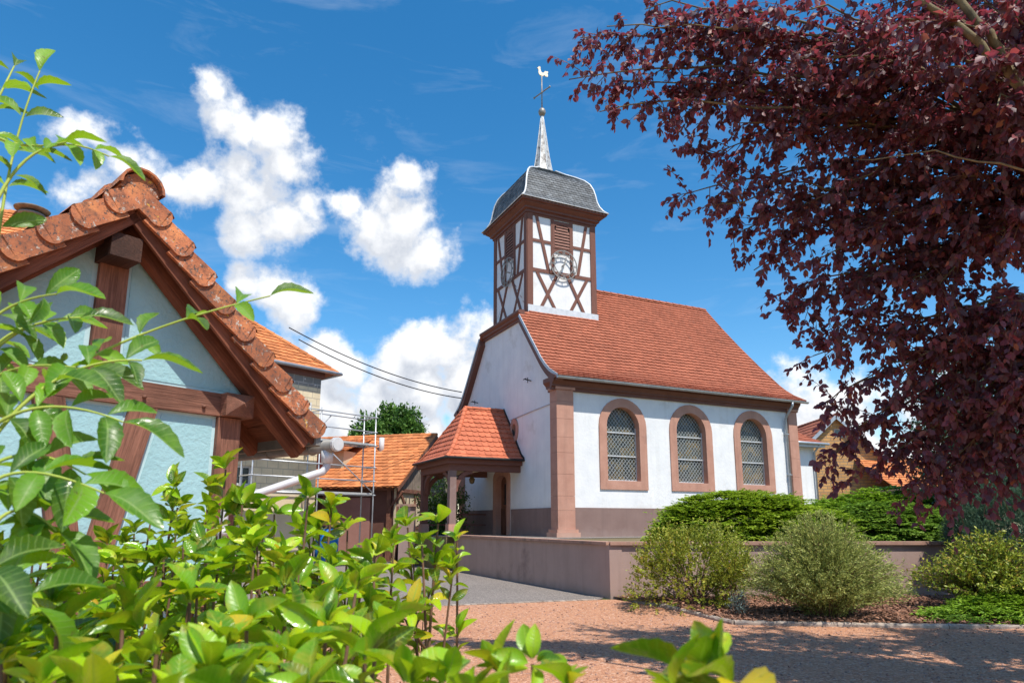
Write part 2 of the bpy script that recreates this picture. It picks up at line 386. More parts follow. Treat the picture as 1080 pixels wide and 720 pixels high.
m, t, b = newmat('asphalt')
v = coords(t)
big = noise(t, v, .5, 6, .6)
vo = nd(t, 'ShaderNodeTexVoronoi'); vo.inputs['Scale'].default_value = 60; t.links.new(v, vo.inputs['Vector'])
sp = nd(t, 'ShaderNodeSeparateColor'); t.links.new(vo.outputs['Color'], sp.inputs[0])
c = ramp(t, big, [(.3, (.16, .138, .125)), (.7, (.25, .215, .195))])
c = mixc(t, ramp(t, noise(t, v, 2.4, 6, .7), [(.45, (0, 0, 0)), (.7, (.6, .6, .6))]), c, (.13, .11, .10))
c = mixc(t, .6, c, ramp(t, sp.outputs[0], [(0, (.07, .065, .06)), (.6, (.21, .185, .165)), (1, (.42, .37, .33))]))
t.links.new(c, b.inputs['Base Color']); b.inputs['Roughness'].default_value = .92; b.inputs['Specular IOR Level'].default_value = .2
bump(t, b, vo.outputs['Distance'], .5, .01)
M['asphalt'] = m


def masonry(name, c1, c2, mortar, bw, bh, ms=.02, rough=.9):
    m, t, b = newmat(name)
    o = nd(t, 'ShaderNodeTexCoord'); s = nd(t, 'ShaderNodeSeparateXYZ'); t.links.new(o.outputs['Object'], s.inputs[0])
    cb = nd(t, 'ShaderNodeCombineXYZ'); t.links.new(mth(t, 'ADD', s.outputs['X'], s.outputs['Y']), cb.inputs[0]); t.links.new(s.outputs['Z'], cb.inputs[1])
    br = nd(t, 'ShaderNodeTexBrick'); br.inputs['Scale'].default_value = 1; br.inputs['Brick Width'].default_value = bw
    br.inputs['Row Height'].default_value = bh; br.inputs['Mortar Size'].default_value = ms
    br.inputs['Color1'].default_value = C(c1); br.inputs['Color2'].default_value = C(c2); br.inputs['Mortar'].default_value = C(mortar)
    t.links.new(cb.outputs[0], br.inputs['Vector'])
    n = noise(t, o.outputs['Object'], 3, 6)
    c = mixc(t, ramp(t, n, [(.4, (0, 0, 0)), (.8, (.6, .6, .6))]), br.outputs['Color'], tuple(x * .6 for x in c1))
    t.links.new(c, b.inputs['Base Color']); b.inputs['Roughness'].default_value = rough
    bump(t, b, mth(t, 'SUBTRACT', 1.0, br.outputs['Fac']), .4, .008)
    return m


M['ochre_brick'] = masonry('ochre_brick', (.66, .36, .13), (.46, .235, .085), (.30, .21, .13), .42, .17, .022)
M['block_masonry'] = masonry('block_masonry', (.74, .61, .40), (.64, .54, .37), (.46, .39, .29), .55, .26, .018)
M['grey_block'] = masonry('grey_block', (.24, .235, .22), (.19, .19, .18), (.42, .40, .36), .55, .26, .02)

# foliage
M['purple_leaf'] = leafmat('purple_leaf', [(0, (.085, .060, .070)), (.4, (.140, .080, .094)), (.72, (.180, .078, .090)), (.93, (.25, .068, .072)), (1, (.38, .17, .08))], .5, .42, .36, (.48, .05, .085))
M['glossy_leaf'] = leafmat('glossy_leaf', [(0, (.014, .062, .004)), (.28, (.080, .21, .007)), (.58, (.21, .43, .010)), (.93, (.44, .64, .014)), (.955, (.55, .45, .02)), (1, (.62, .34, .02))], .17, .6, .34, (.58, .80, .012), vein=(.28, .44, .05))
M['sapling_leaf'] = leafmat('sapling_leaf', [(0, (.020, .075, .008)), (.5, (.070, .20, .011)), (1, (.18, .38, .016))], .28, .5, .36, (.45, .70, .02), vein=(.24, .36, .10))
M['juniper_leaf'] = leafmat('juniper_leaf', [(0, (.07, .15, .012)), (.5, (.23, .36, .022)), (1, (.42, .52, .04))], .6, .3, .3)
M['shaded_juniper_leaf'] = leafmat('shaded_juniper_leaf', [(0, (.045, .12, .018)), (.5, (.14, .26, .028)), (1, (.28, .42, .04))], .6, .3, .3)  # darker copy of the juniper leaf, with shade put into its colour
M['yew_leaf'] = leafmat('yew_leaf', [(0, (.04, .085, .055)), (.5, (.10, .18, .115)), (1, (.19, .30, .19))], .6, .3, .2)
M['barberry_leaf'] = leafmat('barberry_leaf', [(0, (.12, .17, .02)), (.5, (.29, .33, .035)), (.85, (.44, .43, .06)), (.95, (.46, .30, .06)), (1, (.38, .14, .05))], .5, .4, .3)
M['willow_leaf'] = leafmat('willow_leaf', [(0, (.15, .19, .045)), (.5, (.36, .41, .105)), (1, (.58, .60, .20))], .55, .35, .35)
M['spirea_leaf'] = leafmat('spirea_leaf', [(0, (.10, .16, .015)), (.5, (.26, .33, .03)), (.9, (.42, .44, .045)), (1, (.48, .32, .05))], .5, .4, .3)
M['mat_leaf'] = leafmat('mat_leaf', [(0, (.07, .15, .012)), (.5, (.19, .34, .022)), (1, (.33, .48, .036))], .55, .35, .3)
M['blue_leaf'] = leafmat('blue_leaf', [(0, (.09, .14, .13)), (.5, (.17, .24, .23)), (1, (.28, .36, .34))], .6, .3, .2)
M['tree_leaf'] = leafmat('tree_leaf', [(0, (.035, .09, .018)), (.5, (.085, .18, .03)), (1, (.16, .28, .045))], .55, .3, .25)
# ------------------------------------------------------------------ mesh helpers
ORG = {}


class MB:
    def __init__(s): s.v = []; s.f = []; s.t = []; s.sm = []

    def add(s, vs, fs, tc=None, smooth=False):
        o = len(s.v); s.v += [tuple(p) for p in vs]
        s.t += [tuple(p) for p in (tc if tc is not None else vs)]
        s.f += [tuple(i + o for i in f) for f in fs]; s.sm += [smooth] * len(fs)

    def build(s, name, m, parent=None, loc=None):
        me = bpy.data.meshes.new(name)
        org = ORG[parent.name] if parent is not None else Vector(loc or (0, 0, 0))
        me.from_pydata([(p[0] - org[0], p[1] - org[1], p[2] - org[2]) for p in s.v], [], s.f)
        at_ = me.attributes.new('tc', 'FLOAT_VECTOR', 'POINT')
        at_.data.foreach_set('vector', np.array(s.t, dtype=np.float32).ravel())
        me.polygons.foreach_set('use_smooth', s.sm)
        me.materials.append(m if not isinstance(m, str) else M[m]); me.update()
        o = bpy.data.objects.new(name, me); COL.objects.link(o)
        if parent is not None:
            o.parent = parent; ORG[o.name] = org
        else:
            o.location = org; ORG[o.name] = org
        return o


def thing(name, label, cat, loc=(0, 0, 0), group=None):
    o = bpy.data.objects.new(name, None); COL.objects.link(o); o.location = loc
    o.empty_display_size = .2
    o['label'] = label; o['category'] = cat
    if group: o['group'] = group
    ORG[o.name] = Vector(loc)
    return o


def tag(o, label, cat, group=None, kind=None):
    o['label'] = label; o['category'] = cat
    if group: o['group'] = group
    if kind: o['kind'] = kind
    return o


def struct(o, kind='structure'):
    o['kind'] = kind
    return o


class Fr:
    def __init__(s, org, ang_or_a):
        s.o = Vector(org)
        a = ang_or_a if isinstance(ang_or_a, Vector) else Vector((math.cos(ang_or_a), math.sin(ang_or_a), 0))
        s.a = a.normalized(); s.b = Vector((-s.a.y, s.a.x, 0))

    def __call__(s, u, v, z):
        p = s.o + s.a * u + s.b * v
        return Vector((p.x, p.y, z + s.o.z))


BOXF = [(0, 3, 2, 1), (4, 5, 6, 7), (0, 1, 5, 4), (1, 2, 6, 5), (2, 3, 7, 6), (3, 0, 4, 7)]


def box(mb, fr, a0, a1, b0, b1, z0, z1):
    vs = [fr(*p) for p in ((a0, b0, z0), (a1, b0, z0), (a1, b1, z0), (a0, b1, z0), (a0, b0, z1), (a1, b0, z1), (a1, b1, z1), (a0, b1, z1))]
    L = [(a1 - a0), (b1 - b0), (z1 - z0)]; k = L.index(max(L)); r = random.random() * 20
    loc = [(a0, b0, z0), (a1, b0, z0), (a1, b1, z0), (a0, b1, z0), (a0, b0, z1), (a1, b0, z1), (a1, b1, z1), (a0, b1, z1)]
    order = [i for i in range(3) if i != k] + [k]
    mb.add(vs, BOXF, [(p[order[0]] + r, p[order[1]] + r, p[order[2]] + r) for p in loc])


def beam(mb, p, q, w, d, up=Vector((0, 0, 1))):
    """bar from p to q, w across, d along 'up'"""
    p = Vector(p); q = Vector(q); ax = (q - p); L = ax.length; ax.normalize()
    x = ax.cross(up).normalized(); y = x.cross(ax).normalized(); r = random.random() * 20
    vs = []; tcs = []
    for e, l in ((p, 0), (q, L)):
        for sx, sy in ((-1, -1), (1, -1), (1, 1), (-1, 1)):
            vs.append(e + x * (sx * w / 2) + y * (sy * d / 2)); tcs.append((sx * w / 2 + r, sy * d / 2 + r, l + r))
    mb.add(vs, [(0, 1, 2, 3), (7, 6, 5, 4), (0, 4, 5, 1), (1, 5, 6, 2), (2, 6, 7, 3), (3, 7, 4, 0)], tcs)


def tube(mb, pts, r, n=8, caps=True, smooth=True):
    pts = [Vector(p) for p in pts]; k = len(pts)
    rs = r if isinstance(r, (list, tuple)) else [r] * k
    vs = []; tcs = []; fs = []; L = 0; q = random.random() * 20
    t0 = (pts[1] - pts[0]).normalized()
    nx = t0.orthogonal().normalized()
    for i, p in enumerate(pts):
        t_ = (pts[min(i + 1, k - 1)] - pts[max(i - 1, 0)]).normalized()
        nx = (nx - t_ * nx.dot(t_)).normalized(); ny = t_.cross(nx)
        if i: L += (p - pts[i - 1]).length
        for j in range(n):
            a_ = 2 * math.pi * j / n
            vs.append(p + nx * (math.cos(a_) * rs[i]) + ny * (math.sin(a_) * rs[i])); tcs.append((math.cos(a_) * rs[i] + q, math.sin(a_) * rs[i] + q, L + q))
    for i in range(k - 1):
        for j in range(n):
            j2 = (j + 1) % n
            fs.append((i * n + j, i * n + j2, (i + 1) * n + j2, (i + 1) * n + j))
    if caps: fs += [tuple(range(n))[::-1], tuple((k - 1) * n + j for j in range(n))]
    mb.add(vs, fs, tcs, smooth)


def lathe(mb, fr, a, b, prof, n=16, smooth=True):
    """prof: (r, z) from bottom up"""
    vs = []; fs = []
    for r, z in prof:
        for j in range(n):
            t_ = 2 * math.pi * j / n; vs.append(fr(a + r * math.cos(t_), b + r * math.sin(t_), z))
    for i in range(len(prof) - 1):
        for j in range(n):
            j2 = (j + 1) % n; fs.append((i * n + j, i * n + j2, (i + 1) * n + j2, (i + 1) * n + j))
    fs += [tuple(range(n))[::-1], tuple((len(prof) - 1) * n + j for j in range(n))]
    mb.add(vs, fs, None, smooth)


def plate(mb, outer, holes, mp, w0, w1, hole_sides=True, back=True, sides=True):
    """flat plate with holes; mp(u, v, w)"""
    loops = [outer] + list(holes)
    tris = tessellate_polygon([[Vector((p[0], p[1], 0)) for p in l] for l in loops])
    flat = [p for l in loops for p in l]; n = len(flat); r = random.random() * 10
    vs = [mp(p[0], p[1], w1) for p in flat] + [mp(p[0], p[1], w0) for p in flat]
    tcs = [(p[0] + r, w1, p[1] + r) for p in flat] + [(p[0] + r, w0, p[1] + r) for p in flat]
    # orientation: make front faces point towards +w
    e1 = mp(1, 0, 0) - mp(0, 0, 0); e2 = mp(0, 1, 0) - mp(0, 0, 0); ew = mp(0, 0, 1) - mp(0, 0, 0)
    fl = e1.cross(e2).dot(ew) < 0
    fs = []
    for t_ in tris:
        a_, b_, c_ = (flat[i] for i in t_)
        ar = (b_[0] - a_[0]) * (c_[1] - a_[1]) - (b_[1] - a_[1]) * (c_[0] - a_[0])
        t2 = tuple(t_) if (ar > 0) != fl else tuple(t_)[::-1]
        fs.append(t2)
        if back: fs.append(tuple(i + n for i in t2[::-1]))
    o = 0
    for k, l in enumerate(loops):
        m_ = len(l)
        if (k == 0 and sides) or (k > 0 and hole_sides):
            for i in range(m_):
                j = (i + 1) % m_; fs.append((o + i, o + j, o + j + n, o + i + n))
        o += m_
    mb.add(vs, fs, tcs)


def arch(cx, w, z0, z1, rise=None, n=14):
    """opening outline, counter-clockwise: flat sill at z0, arch top at z1"""
    h = w / 2; rise = rise or h; pts = [(cx - h, z0), (cx + h, z0)]
    for i in range(n + 1):
        t_ = math.pi * i / n; pts.append((cx + h * math.cos(t_), z1 - rise + rise * math.sin(t_)))
    return pts


def extrude_profile(mb, prof, mp, u0, u1, cap=True):
    """prof: closed outline in (v, w); swept along u"""
    n = len(prof)
    vs = [mp(u0, *p) for p in prof] + [mp(u1, *p) for p in prof]
    fs = [(i, (i + 1) % n, (i + 1) % n + n, i + n) for i in range(n)]
    if cap: fs += [tuple(range(n))[::-1], tuple(range(n, 2 * n))]
    r = random.random() * 10
    mb.add(vs, fs, [(p[0] + r, p[1] + r, u0) for p in prof] + [(p[0] + r, p[1] + r, u1) for p in prof])


def tile_slope(mb, prof, lims, mp, expo=.2, tw=.2, th=.025, rnd=.03, lift=.03, jit=.004, base=True, wav=.008):
    """overlapping tiles on a slope. prof: (out, z) from eave to ridge; lims: (lo, hi) in u at each profile point; mp(u, out, z)"""
    S = [0.0]
    for i in range(1, len(prof)): S.append(S[-1] + math.dist(prof[i], prof[i - 1]))

    def smp(s):
        s = max(S[0], min(S[-1], s))
        for i in range(1, len(S)):
            if s <= S[i] + 1e-9:
                f = (s - S[i - 1]) / (S[i] - S[i - 1]); break
        p, q = prof[i - 1], prof[i]; lo = lims[i - 1][0] * (1 - f) + lims[i][0] * f; hi = lims[i - 1][1] * (1 - f) + lims[i][1] * f
        tx, tz = (q[0] - p[0]), (q[1] - p[1]); L = math.hypot(tx, tz)
        return p[0] + tx * f, p[1] + tz * f, lo, hi, -tz / L, tx / L
    e_u = mp(1, 0, 0) - mp(0, 0, 0); e_o = mp(0, 1, 0) - mp(0, 0, 0)
    flip = e_u.cross(e_o).z < 0

    def P(u, s, h):
        o, z, lo, hi, nx, nz = smp(s)
        u = max(lo, min(hi, u)); h = h + wav * (math.sin(u * 1.7 + s * .6) + .6 * math.sin(u * .73 - s * 1.9 + 1.3))
        return mp(u, o + nx * h, z + nz * h)
    if base:
        vs = []
        for s in S:
            o, z, lo, hi, nx, nz = smp(s)
            vs += [mp(lo, o - nx * .01, z - nz * .01), mp(hi, o - nx * .01, z - nz * .01)]
        f_ = [(2 * i, 2 * i + 1, 2 * i + 3, 2 * i + 2) for i in range(len(S) - 1)]
        mb.add(vs, [x[::-1] if flip else x for x in f_])
    rows = int(S[-1] / expo) + 1
    for r in range(rows):
        s0 = r * expo; s1 = min(s0 + expo * 1.35, S[-1])
        if s1 - s0 < .03: continue
        _, _, lo, hi, _, _ = smp(s0 + .3 * (s1 - s0))
        x = lo - (tw / 2 if r % 2 else 0) - tw
        while x < hi:
            x0, x1 = x + .003, x + tw - .003; x += tw
            l0, h0 = smp(s0)[2:4]
            if x1 <= lo + .02 or x0 >= hi - .02: continue
            ds = random.uniform(-jit, jit); dh = random.uniform(-jit, jit)
            b_ = []
            for f in (1, .75, .5, .25, 0):
                uu = x0 + (x1 - x0) * f; b_.append((uu, s0 + ds + rnd * (abs(f - .5) * 2) ** 2.2, lift + dh))
            ring = [(x0, s1, th * .35), (x1, s1, th * .35)] + b_
            n = len(ring)
            vs = [P(*p) for p in ring] + [P(p[0], p[1], p[2] - th) for p in ring]
            fs = [tuple(range(n))[::-1]] + [(i, (i + 1) % n, (i + 1) % n + n, i + n) for i in range(n)]
            if flip: fs = [f_[::-1] for f_ in fs]
            mb.add(vs, fs)


def ridge_caps(mb, p, q, r=.11, ln=.36, seg=7, drop=.5):
    p = Vector(p); q = Vector(q); ax = q - p; L = ax.length; ax.normalize()
    x = ax.cross(Vector((0, 0, 1))).normalized(); y = x.cross(ax).normalized()
    k = max(1, round(L / ln)); ln = L / k
    for i in range(k):
        a_ = p + ax * (i * ln - .03); b_ = p + ax * ((i + 1) * ln + .02); ra, rb = r * 1.08, r * .94
        vs = []
        for e, rr, dz in ((a_, ra, .012), (b_, rb, 0)):
            for inner in (0, .02):
                for j in range(seg + 1):
                    t_ = math.pi * j / seg
                    vs.append(e + x * (math.cos(t_) * (rr - inner)) + y * ((math.sin(t_) - drop) * (rr - inner) + dz))
        n = seg + 1; fs = []
        for j in range(seg):
            fs += [(j, j + 1, 2 * n + j + 1, 2 * n + j), (n + j, 3 * n + j, 3 * n + j + 1, n + j + 1), (j, n + j, n + j + 1, j + 1), (2 * n + j, 2 * n + j + 1, 3 * n + j + 1, 3 * n + j)]
        mb.add(vs, fs, None, False)


def foliage(name, m, parent, tv, tf, tl, pos, axis, nrm, ln, wd_, rnd=None, stuff=False):
    """many leaves in one mesh: template verts tv (x across, y along, z up), faces tf, tl = (|across|, along) per vertex"""
    pos = np.asarray(pos, float); axis = np.asarray(axis, float); nrm = np.asarray(nrm, float); n = len(pos)
    axis /= np.linalg.norm(axis, axis=1)[:, None] + 1e-9
    side = np.cross(axis, nrm); side /= np.linalg.norm(side, axis=1)[:, None] + 1e-9
    up = np.cross(side, axis)
    tv = np.asarray(tv, float); k = len(tv); ln = np.broadcast_to(ln, (n,)); wd_ = np.broadcast_to(wd_, (n,))
    V = pos[:, None, :] + side[:, None, :] * (tv[None, :, 0] * wd_[:, None])[..., None] + axis[:, None, :] * (tv[None, :, 1] * ln[:, None])[..., None] + up[:, None, :] * (tv[None, :, 2] * ln[:, None])[..., None]
    org = np.array(ORG[parent.name]) if parent is not None else np.zeros(3)
    V = (V - org).reshape(-1, 3)
    me = bpy.data.meshes.new(name)
    nf = len(tf); lens = np.array([len(f) for f in tf]); flat = np.concatenate([np.array(f) for f in tf])
    loops = (flat[None, :] + (np.arange(n) * k)[:, None]).ravel()
    me.vertices.add(n * k); me.vertices.foreach_set('co', V.ravel())
    me.loops.add(len(loops)); me.loops.foreach_set('vertex_index', loops.astype(np.int32))
    tot = np.tile(lens, n); st = np.concatenate([[0], np.cumsum(tot)[:-1]])
    me.polygons.add(n * nf); me.polygons.foreach_set('loop_start', st.astype(np.int32)); me.polygons.foreach_set('loop_total', tot.astype(np.int32))
    me.polygons.foreach_set('use_smooth', np.ones(n * nf, bool))
    if rnd is None: rnd = RNG.random(n)
    lf = np.zeros((n, k, 3), np.float32); lf[:, :, 0] = np.array(tl)[None, :, 0]; lf[:, :, 1] = np.array(tl)[None, :, 1]; lf[:, :, 2] = np.asarray(rnd)[:, None]
    a_ = me.attributes.new('lf', 'FLOAT_VECTOR', 'POINT'); a_.data.foreach_set('vector', lf.ravel())
    me.materials.append(M[m]); me.update(calc_edges=True); me.validate()
    o = bpy.data.objects.new(name, me); COL.objects.link(o)
    if parent is not None: o.parent = parent; ORG[o.name] = Vector(org)
    if stuff: o['kind'] = 'stuff'
    return o


# leaf templates
def leaf_template(nseg=6, curl=.18, fold=.16, shape=1.0, serr=0.0):
    tv = []; tl = []; tf = []
    for i in range(nseg + 1):
        y = i / nseg
        w = (math.sin(math.pi * min(1, y ** (1.12 * shape))) ** .72) * .5 if 0 < i < nseg else 0.012
        if serr and 0 < i < nseg: w *= 1 + (serr if i % 2 else -serr)
        z = -curl * y * y + .05 * math.sin(y * 5)
        for sx in (-1, 0, 1):
            tv.append((sx * w, y, z + abs(sx) * fold * w)); tl.append((abs(sx), y))
    for i in range(nseg):
        for s in (0, 1):
            a_ = i * 3 + s; tf.append((a_, a_ + 1, a_ + 4, a_ + 3))
    return tv, tf, tl


LEAF_BIG = leaf_template(7, .20, .35)
LEAF_SERR = leaf_template(12, .16, .30, 1.05, .05)
LEAF_TREE = ([(0, 0, 0), (-.42, .25, .07), (0, .3, -.01), (.42, .25, .07), (-.47, .6, .06), (0, .65, -.04), (.47, .6, .06), (0, 1, -.13)], [(0, 2, 1), (0, 3, 2), (1, 2, 5, 4), (2, 3, 6, 5), (4, 5, 7), (5, 6, 7)], [(0, 0), (1, .25), (0, .3), (1, .25), (1, .6), (0, .65), (1, .6), (0, 1)])
LEAF_SMALL = ([(0, 0, 0), (-.5, .5, .06), (.5, .5, .06), (0, 1, -.06)], [(0, 2, 3, 1)], [(0, 0), (1, .5), (1, .5), (0, 1)])


def unit(a_):
    return a_ / (np.linalg.norm(a_, axis=-1, keepdims=True) + 1e-9)


def rdir(n): return unit(RNG.normal(size=(n, 3)))


# ------------------------------------------------------------------ ground
def sheet(name, pts, z, m, kind='structure', sub=1):
    mb = MB(); tris = tessellate_polygon([[Vector((p[0], p[1], 0)) for p in pts]])
    fs = []
    for t_ in tris:
        a_, b_, c_ = (pts[i] for i in t_); ar = (b_[0] - a_[0]) * (c_[1] - a_[1]) - (b_[1] - a_[1]) * (c_[0] - a_[0])
        fs.append(tuple(t_) if ar > 0 else tuple(t_)[::-1])
    mb.add([(p[0], p[1], z) for p in pts], fs)
    return struct(mb.build(name, m), kind)


sheet('ground', [(-900, -200), (900, -200), (900, 1800), (-900, 1800)], -0.012, 'grass')
K0, K1, K2, K3, K4 = (2.23, 15.1), (2.9, 13.3), (3.54, 11.13), (6.69, 10.75), (7.85, 10.75)
EDGE = [(-14, 9.6), (-8, 11.35), (-1.99, 13.3), (1.83, 14.57)]
sheet('gravel_square', [(-14, -8), (16, -8), (16, 10.6), K4, K3, K2, K1, (2.16, 14.6), (1.83, 14.57), (-1.99, 13.3), (-8, 11.35), (-14, 9.6)], 0.0, 'gravel')
sheet('asphalt_lane', [(-40, 1), (-14, 9.6), (-8, 11.35), (-1.99, 13.3), (1.83, 14.57), (2.0, 15.0), (-2.07, 23.4), (-3.5, 26), (-3.2, 46), (-40, 46)], 0.002, 'asphalt')
# row of small setts between gravel and asphalt
mb = MB()
for i in range(len(EDGE) - 1):
    p, q = Vector((*EDGE[i], 0)), Vector((*EDGE[i + 1], 0)); L = (q - p).length; f = Fr(p, (q - p).normalized()); x = 0
    while x < L - .1:
        w = random.uniform(.10, .15); box(mb, f, x, x + w - .012, -.06 + random.uniform(-.006, .006), .06, -.02, .012 + random.uniform(0, .006)); x += w
struct(mb.build('sett_edging', 'kerb_stone'))

# planting bed
BED = [K1, K2, K3, K4, (16, 10.6), (16, 15.2), (14.5, 15.05), (2.15, 14.74)]
sheet('planting_bed', BED, 0.05, 'mulch_base')
mb = MB()
for (p, q) in ((K0, K1), (K1, K2), (K2, K3), (K3, K4), (K4, (16, 10.6))):
    p = Vector((*p, 0)); q = Vector((*q, 0)); L = (q - p).length; f = Fr(p, (q - p).normalized()); x = 0
    while x < L - .06:
        w = min(random.uniform(.45, .95), L - x)
        j = random.uniform(-.008, .008)
        tz = .06 + random.uniform(-.008, .008); k = max(2, int(w / .07)); ring = [(-.055, -.03), (-.055, tz * .55), (-.035, tz * .95), (.015, tz), (.035, tz * .6), (.035, -.03)]; vs = []; fs = []
        for i in range(k + 1):
            for (b_, z_) in ring: vs.append(f(x + (w - .006) * i / k, b_ + j + random.uniform(-.005, .005), z_ + (random.uniform(-.007, .007) if z_ > 0 else 0)))
        for i in range(k):
            for q in range(5): fs.append((i * 6 + q, i * 6 + q + 1, i * 6 + q + 7, i * 6 + q + 6)[::-1])
        fs += [tuple(range(6)), tuple(k * 6 + q for q in range(6))[::-1]]
        mb.add(vs, fs); x += w
struct(mb.build('kerb', 'kerb_stone'))


def inside(poly, x, y):
    c = False; n = len(poly)
    for i in range(n):
        x1, y1 = poly[i]; x2, y2 = poly[i - 1]
        if (y1 > y) != (y2 > y) and x < (x2 - x1) * (y - y1) / (y2 - y1) + x1: c = not c
    return c


pts = []
while len(pts) < 9000:
    x = RNG.uniform(2.3, 11); y = RNG.uniform(10.8, 14.7)
    if inside(BED, x, y): pts.append((x, y, .055 + RNG.uniform(0, .03)))
n = len(pts); ax = RNG.normal(size=(n, 3)); ax[:, 2] *= .25; nn = RNG.normal(size=(n, 3)) * .35 + np.array([0, 0, 1])
CHIP = ([(-.5, 0, 0), (.5, 0.05, 0), (.4, 1, 0), (-.45, .95, 0), (-.5, 0, .12), (.5, 0.05, .12), (.4, 1, .12), (-.45, .95, .12)], [(4, 5, 6, 7), (0, 1, 5, 4), (1, 2, 6, 5), (2, 3, 7, 6), (3, 0, 4, 7)], [(0, 0)] * 8)
o = foliage('bark_mulch', 'bark_chip', None, *CHIP, pts, ax, nn, RNG.uniform(.04, .10, n), RNG.uniform(.02, .045, n)); struct(o, 'stuff')
# loose stones on the gravel
n = 6000; px = RNG.uniform(-3, 8, n); py = RNG.uniform(5.5, 14, n)
keep = np.array([not inside(BED, a_, b_) and py_ok for a_, b_, py_ok in zip(px, py, py < 13.2 + (px + 2) * .3)])
pts = np.stack([px, py, np.full(n, .0)], 1)[keep]; n = len(pts)
ax = RNG.normal(size=(n, 3)); ax[:, 2] *= .2; nn = RNG.normal(size=(n, 3)) * .4 + np.array([0, 0, 1])
m_ = M['kerb_stone'].copy()
PEB = ([(-.5, 0, 0), (.5, .1, 0), (.45, .9, 0), (-.4, 1, 0), (-.25, .3, .4), (.3, .3, .45), (.2, .7, .4), (-.2, .75, .42)], [(4, 5, 6, 7), (0, 1, 5, 4), (1, 2, 6, 5), (2, 3, 7, 6), (3, 0, 4, 7)], [(0, 0)] * 8)
M['pebble'] = mottled('pebble', [(.3, (.22, .11, .08)), (.7, (.48, .30, .23))], 9, 4, .95, 60, .3, .004, island=.4)
o = foliage('loose_stones', 'pebble', None, *PEB, pts, ax, nn, RNG.uniform(.012, .035, n), RNG.uniform(.012, .03, n)); struct(o, 'stuff')

# raised churchyard
CH = Fr((1.527, 22.0, 0), Vector((.9009, .4340, 0)))
ter = [(2.2, 14.9), (14.5, 15.2), (40, 16), (40, 60), (-3.2, 60)] + [tuple(CH(-2.95, v, 0)[:2]) for v in (8, 2.5)] + [(-1.95, 23.2)]
mb = MB(); n = len(ter)
plate(mb, ter, [], lambda u, v, w: Vector((u, v, w)), -.05, 1.10)
struct(mb.build('churchyard_terrain', 'earth'))
pv = [tuple(CH(*p, 0)[:2]) for p in ((-1.5, -1.6), (12.0, -1.6), (12.0, -.02), (-.02, -.02), (-.02, 8.7), (-2.9, 8.7), (-2.9, 2.3))]
sheet('church_path', pv, 1.115, 'asphalt')
# ------------------------------------------------------------------ retaining wall
wl = thing('retaining_wall', 'long low mauve plastered wall with stone cap along the raised churchyard', 'wall', (2.09, 14.74, 0))
wa = Vector((-2.0 - 2.09, 23.2 - 14.74, 0)); LW = wa.length
FL = Fr((2.09, 14.74, 0), wa.normalized())           # along the lane; +b is to the left (outside)
FR_ = Fr((2.09, 14.74, 0), Vector((12.4, .31, 0)).normalized())
mb = MB()
box(mb, FL, .42, LW, -.26, -.02, -.05, 1.10)
box(mb, FR_, .27, 13, .02, .26, -.05, 1.10)
mb.add([Vector((*p, z)) for z in (-.05, 1.105) for p in [tuple(q[:2]) for q in (FL(0, 0, 0), FR_(.27, 0, 0), FR_(.27, .30, 0), FL(.42, -.28, 0), FL(.42, 0, 0))]],
       [(4, 3, 2, 1, 0), (5, 6, 7, 8, 9)] + [(i, (i + 1) % 5, (i + 1) % 5 + 5, i + 5) for i in range(5)])
wall_m = mb.build('wall', 'wall_paint', wl)
mb = MB()
x = .05
while x < LW:
    w = min(1.25, LW - x); box(mb, FL, x, x + w - .006, -.31, .045, 1.108, 1.175); x += w
x = .02
while x < 13:
    w = min(1.4, 13 - x); box(mb, FR_, x, x + w - .006, -.045, .31, 1.1085, 1.178); x += w
mb.build('coping', 'cap_stone', wl)

# ------------------------------------------------------------------ church
Z0 = 1.10
church = thing('church', 'white village church with red tiled roof, sandstone trim and half-timbered bell tower', 'church', CH(0, 0, Z0))
WCH, LCH, HALF = 8.6, 10.95, 4.3
PROF = [(-.45, 6.32), (.1, 6.62), (.4, 6.86), (.7, 7.15), (1.5, 8.1), (2.4, 9.18), (3.3, 10.25), (4.3, 11.45)]
AHI = [11.2, 11.12, 11.06, 11.0, 10.78, 10.6, 10.52, 10.5]
south = lambda u, v, w: CH(u, -w, v)                    # w outwards
west = lambda u, v, w: CH(-w, u, v)
WINS = [2.585, 5.60, 8.66]; WW = 1.98; WZ0, WZ1 = 2.68, 5.85
mb = MB()
plate(mb, [(0, Z0), (LCH, Z0), (LCH, 6.5), (0, 6.5)], [arch(c, WW - .2, WZ0 + .1, WZ1 - .1) for c in WINS], south, -.35, 0, hole_sides=True)
# west gable with its door and round window
gab = [(.36, Z0), (8.24, Z0), (8.24, 6.55)] + [(WCH - p[0], p[1] - .06) for p in PROF[2:6]] + [(p[0], p[1] - .06) for p in PROF[2:6]][::-1] + [(.36, 6.55)]
DOOR = arch(4.4, 1.12, Z0, 3.42, .30, 10)
oc = [(3.72 + .26 * math.cos(2 * math.pi * i / 20), 5.03 + .36 * math.sin(2 * math.pi * i / 20)) for i in range(20)]
OC_C = (3.28, 4.98)
oc = [(OC_C[0] + .22 * math.cos(2 * math.pi * i / 20), OC_C[1] + .30 * math.sin(2 * math.pi * i / 20)) for i in range(20)]
gab = [(.0, Z0)] + [(8.6, Z0), (8.6, 6.5)] + gab[3:-1] + [(0, 6.5)]
plate(mb, gab, [DOOR, oc], west, -.35, 0.001)
box(mb, CH, 0, LCH, 8.25, 8.6, Z0, 6.5)
box(mb, CH, LCH - .3, LCH - .001, .3, 8.3, Z0, 6.5)
box(mb, CH, .36, 10.4, 2.9, 5.7, 6.5, 9.0)
mb.build('wall', 'white_plaster', church)
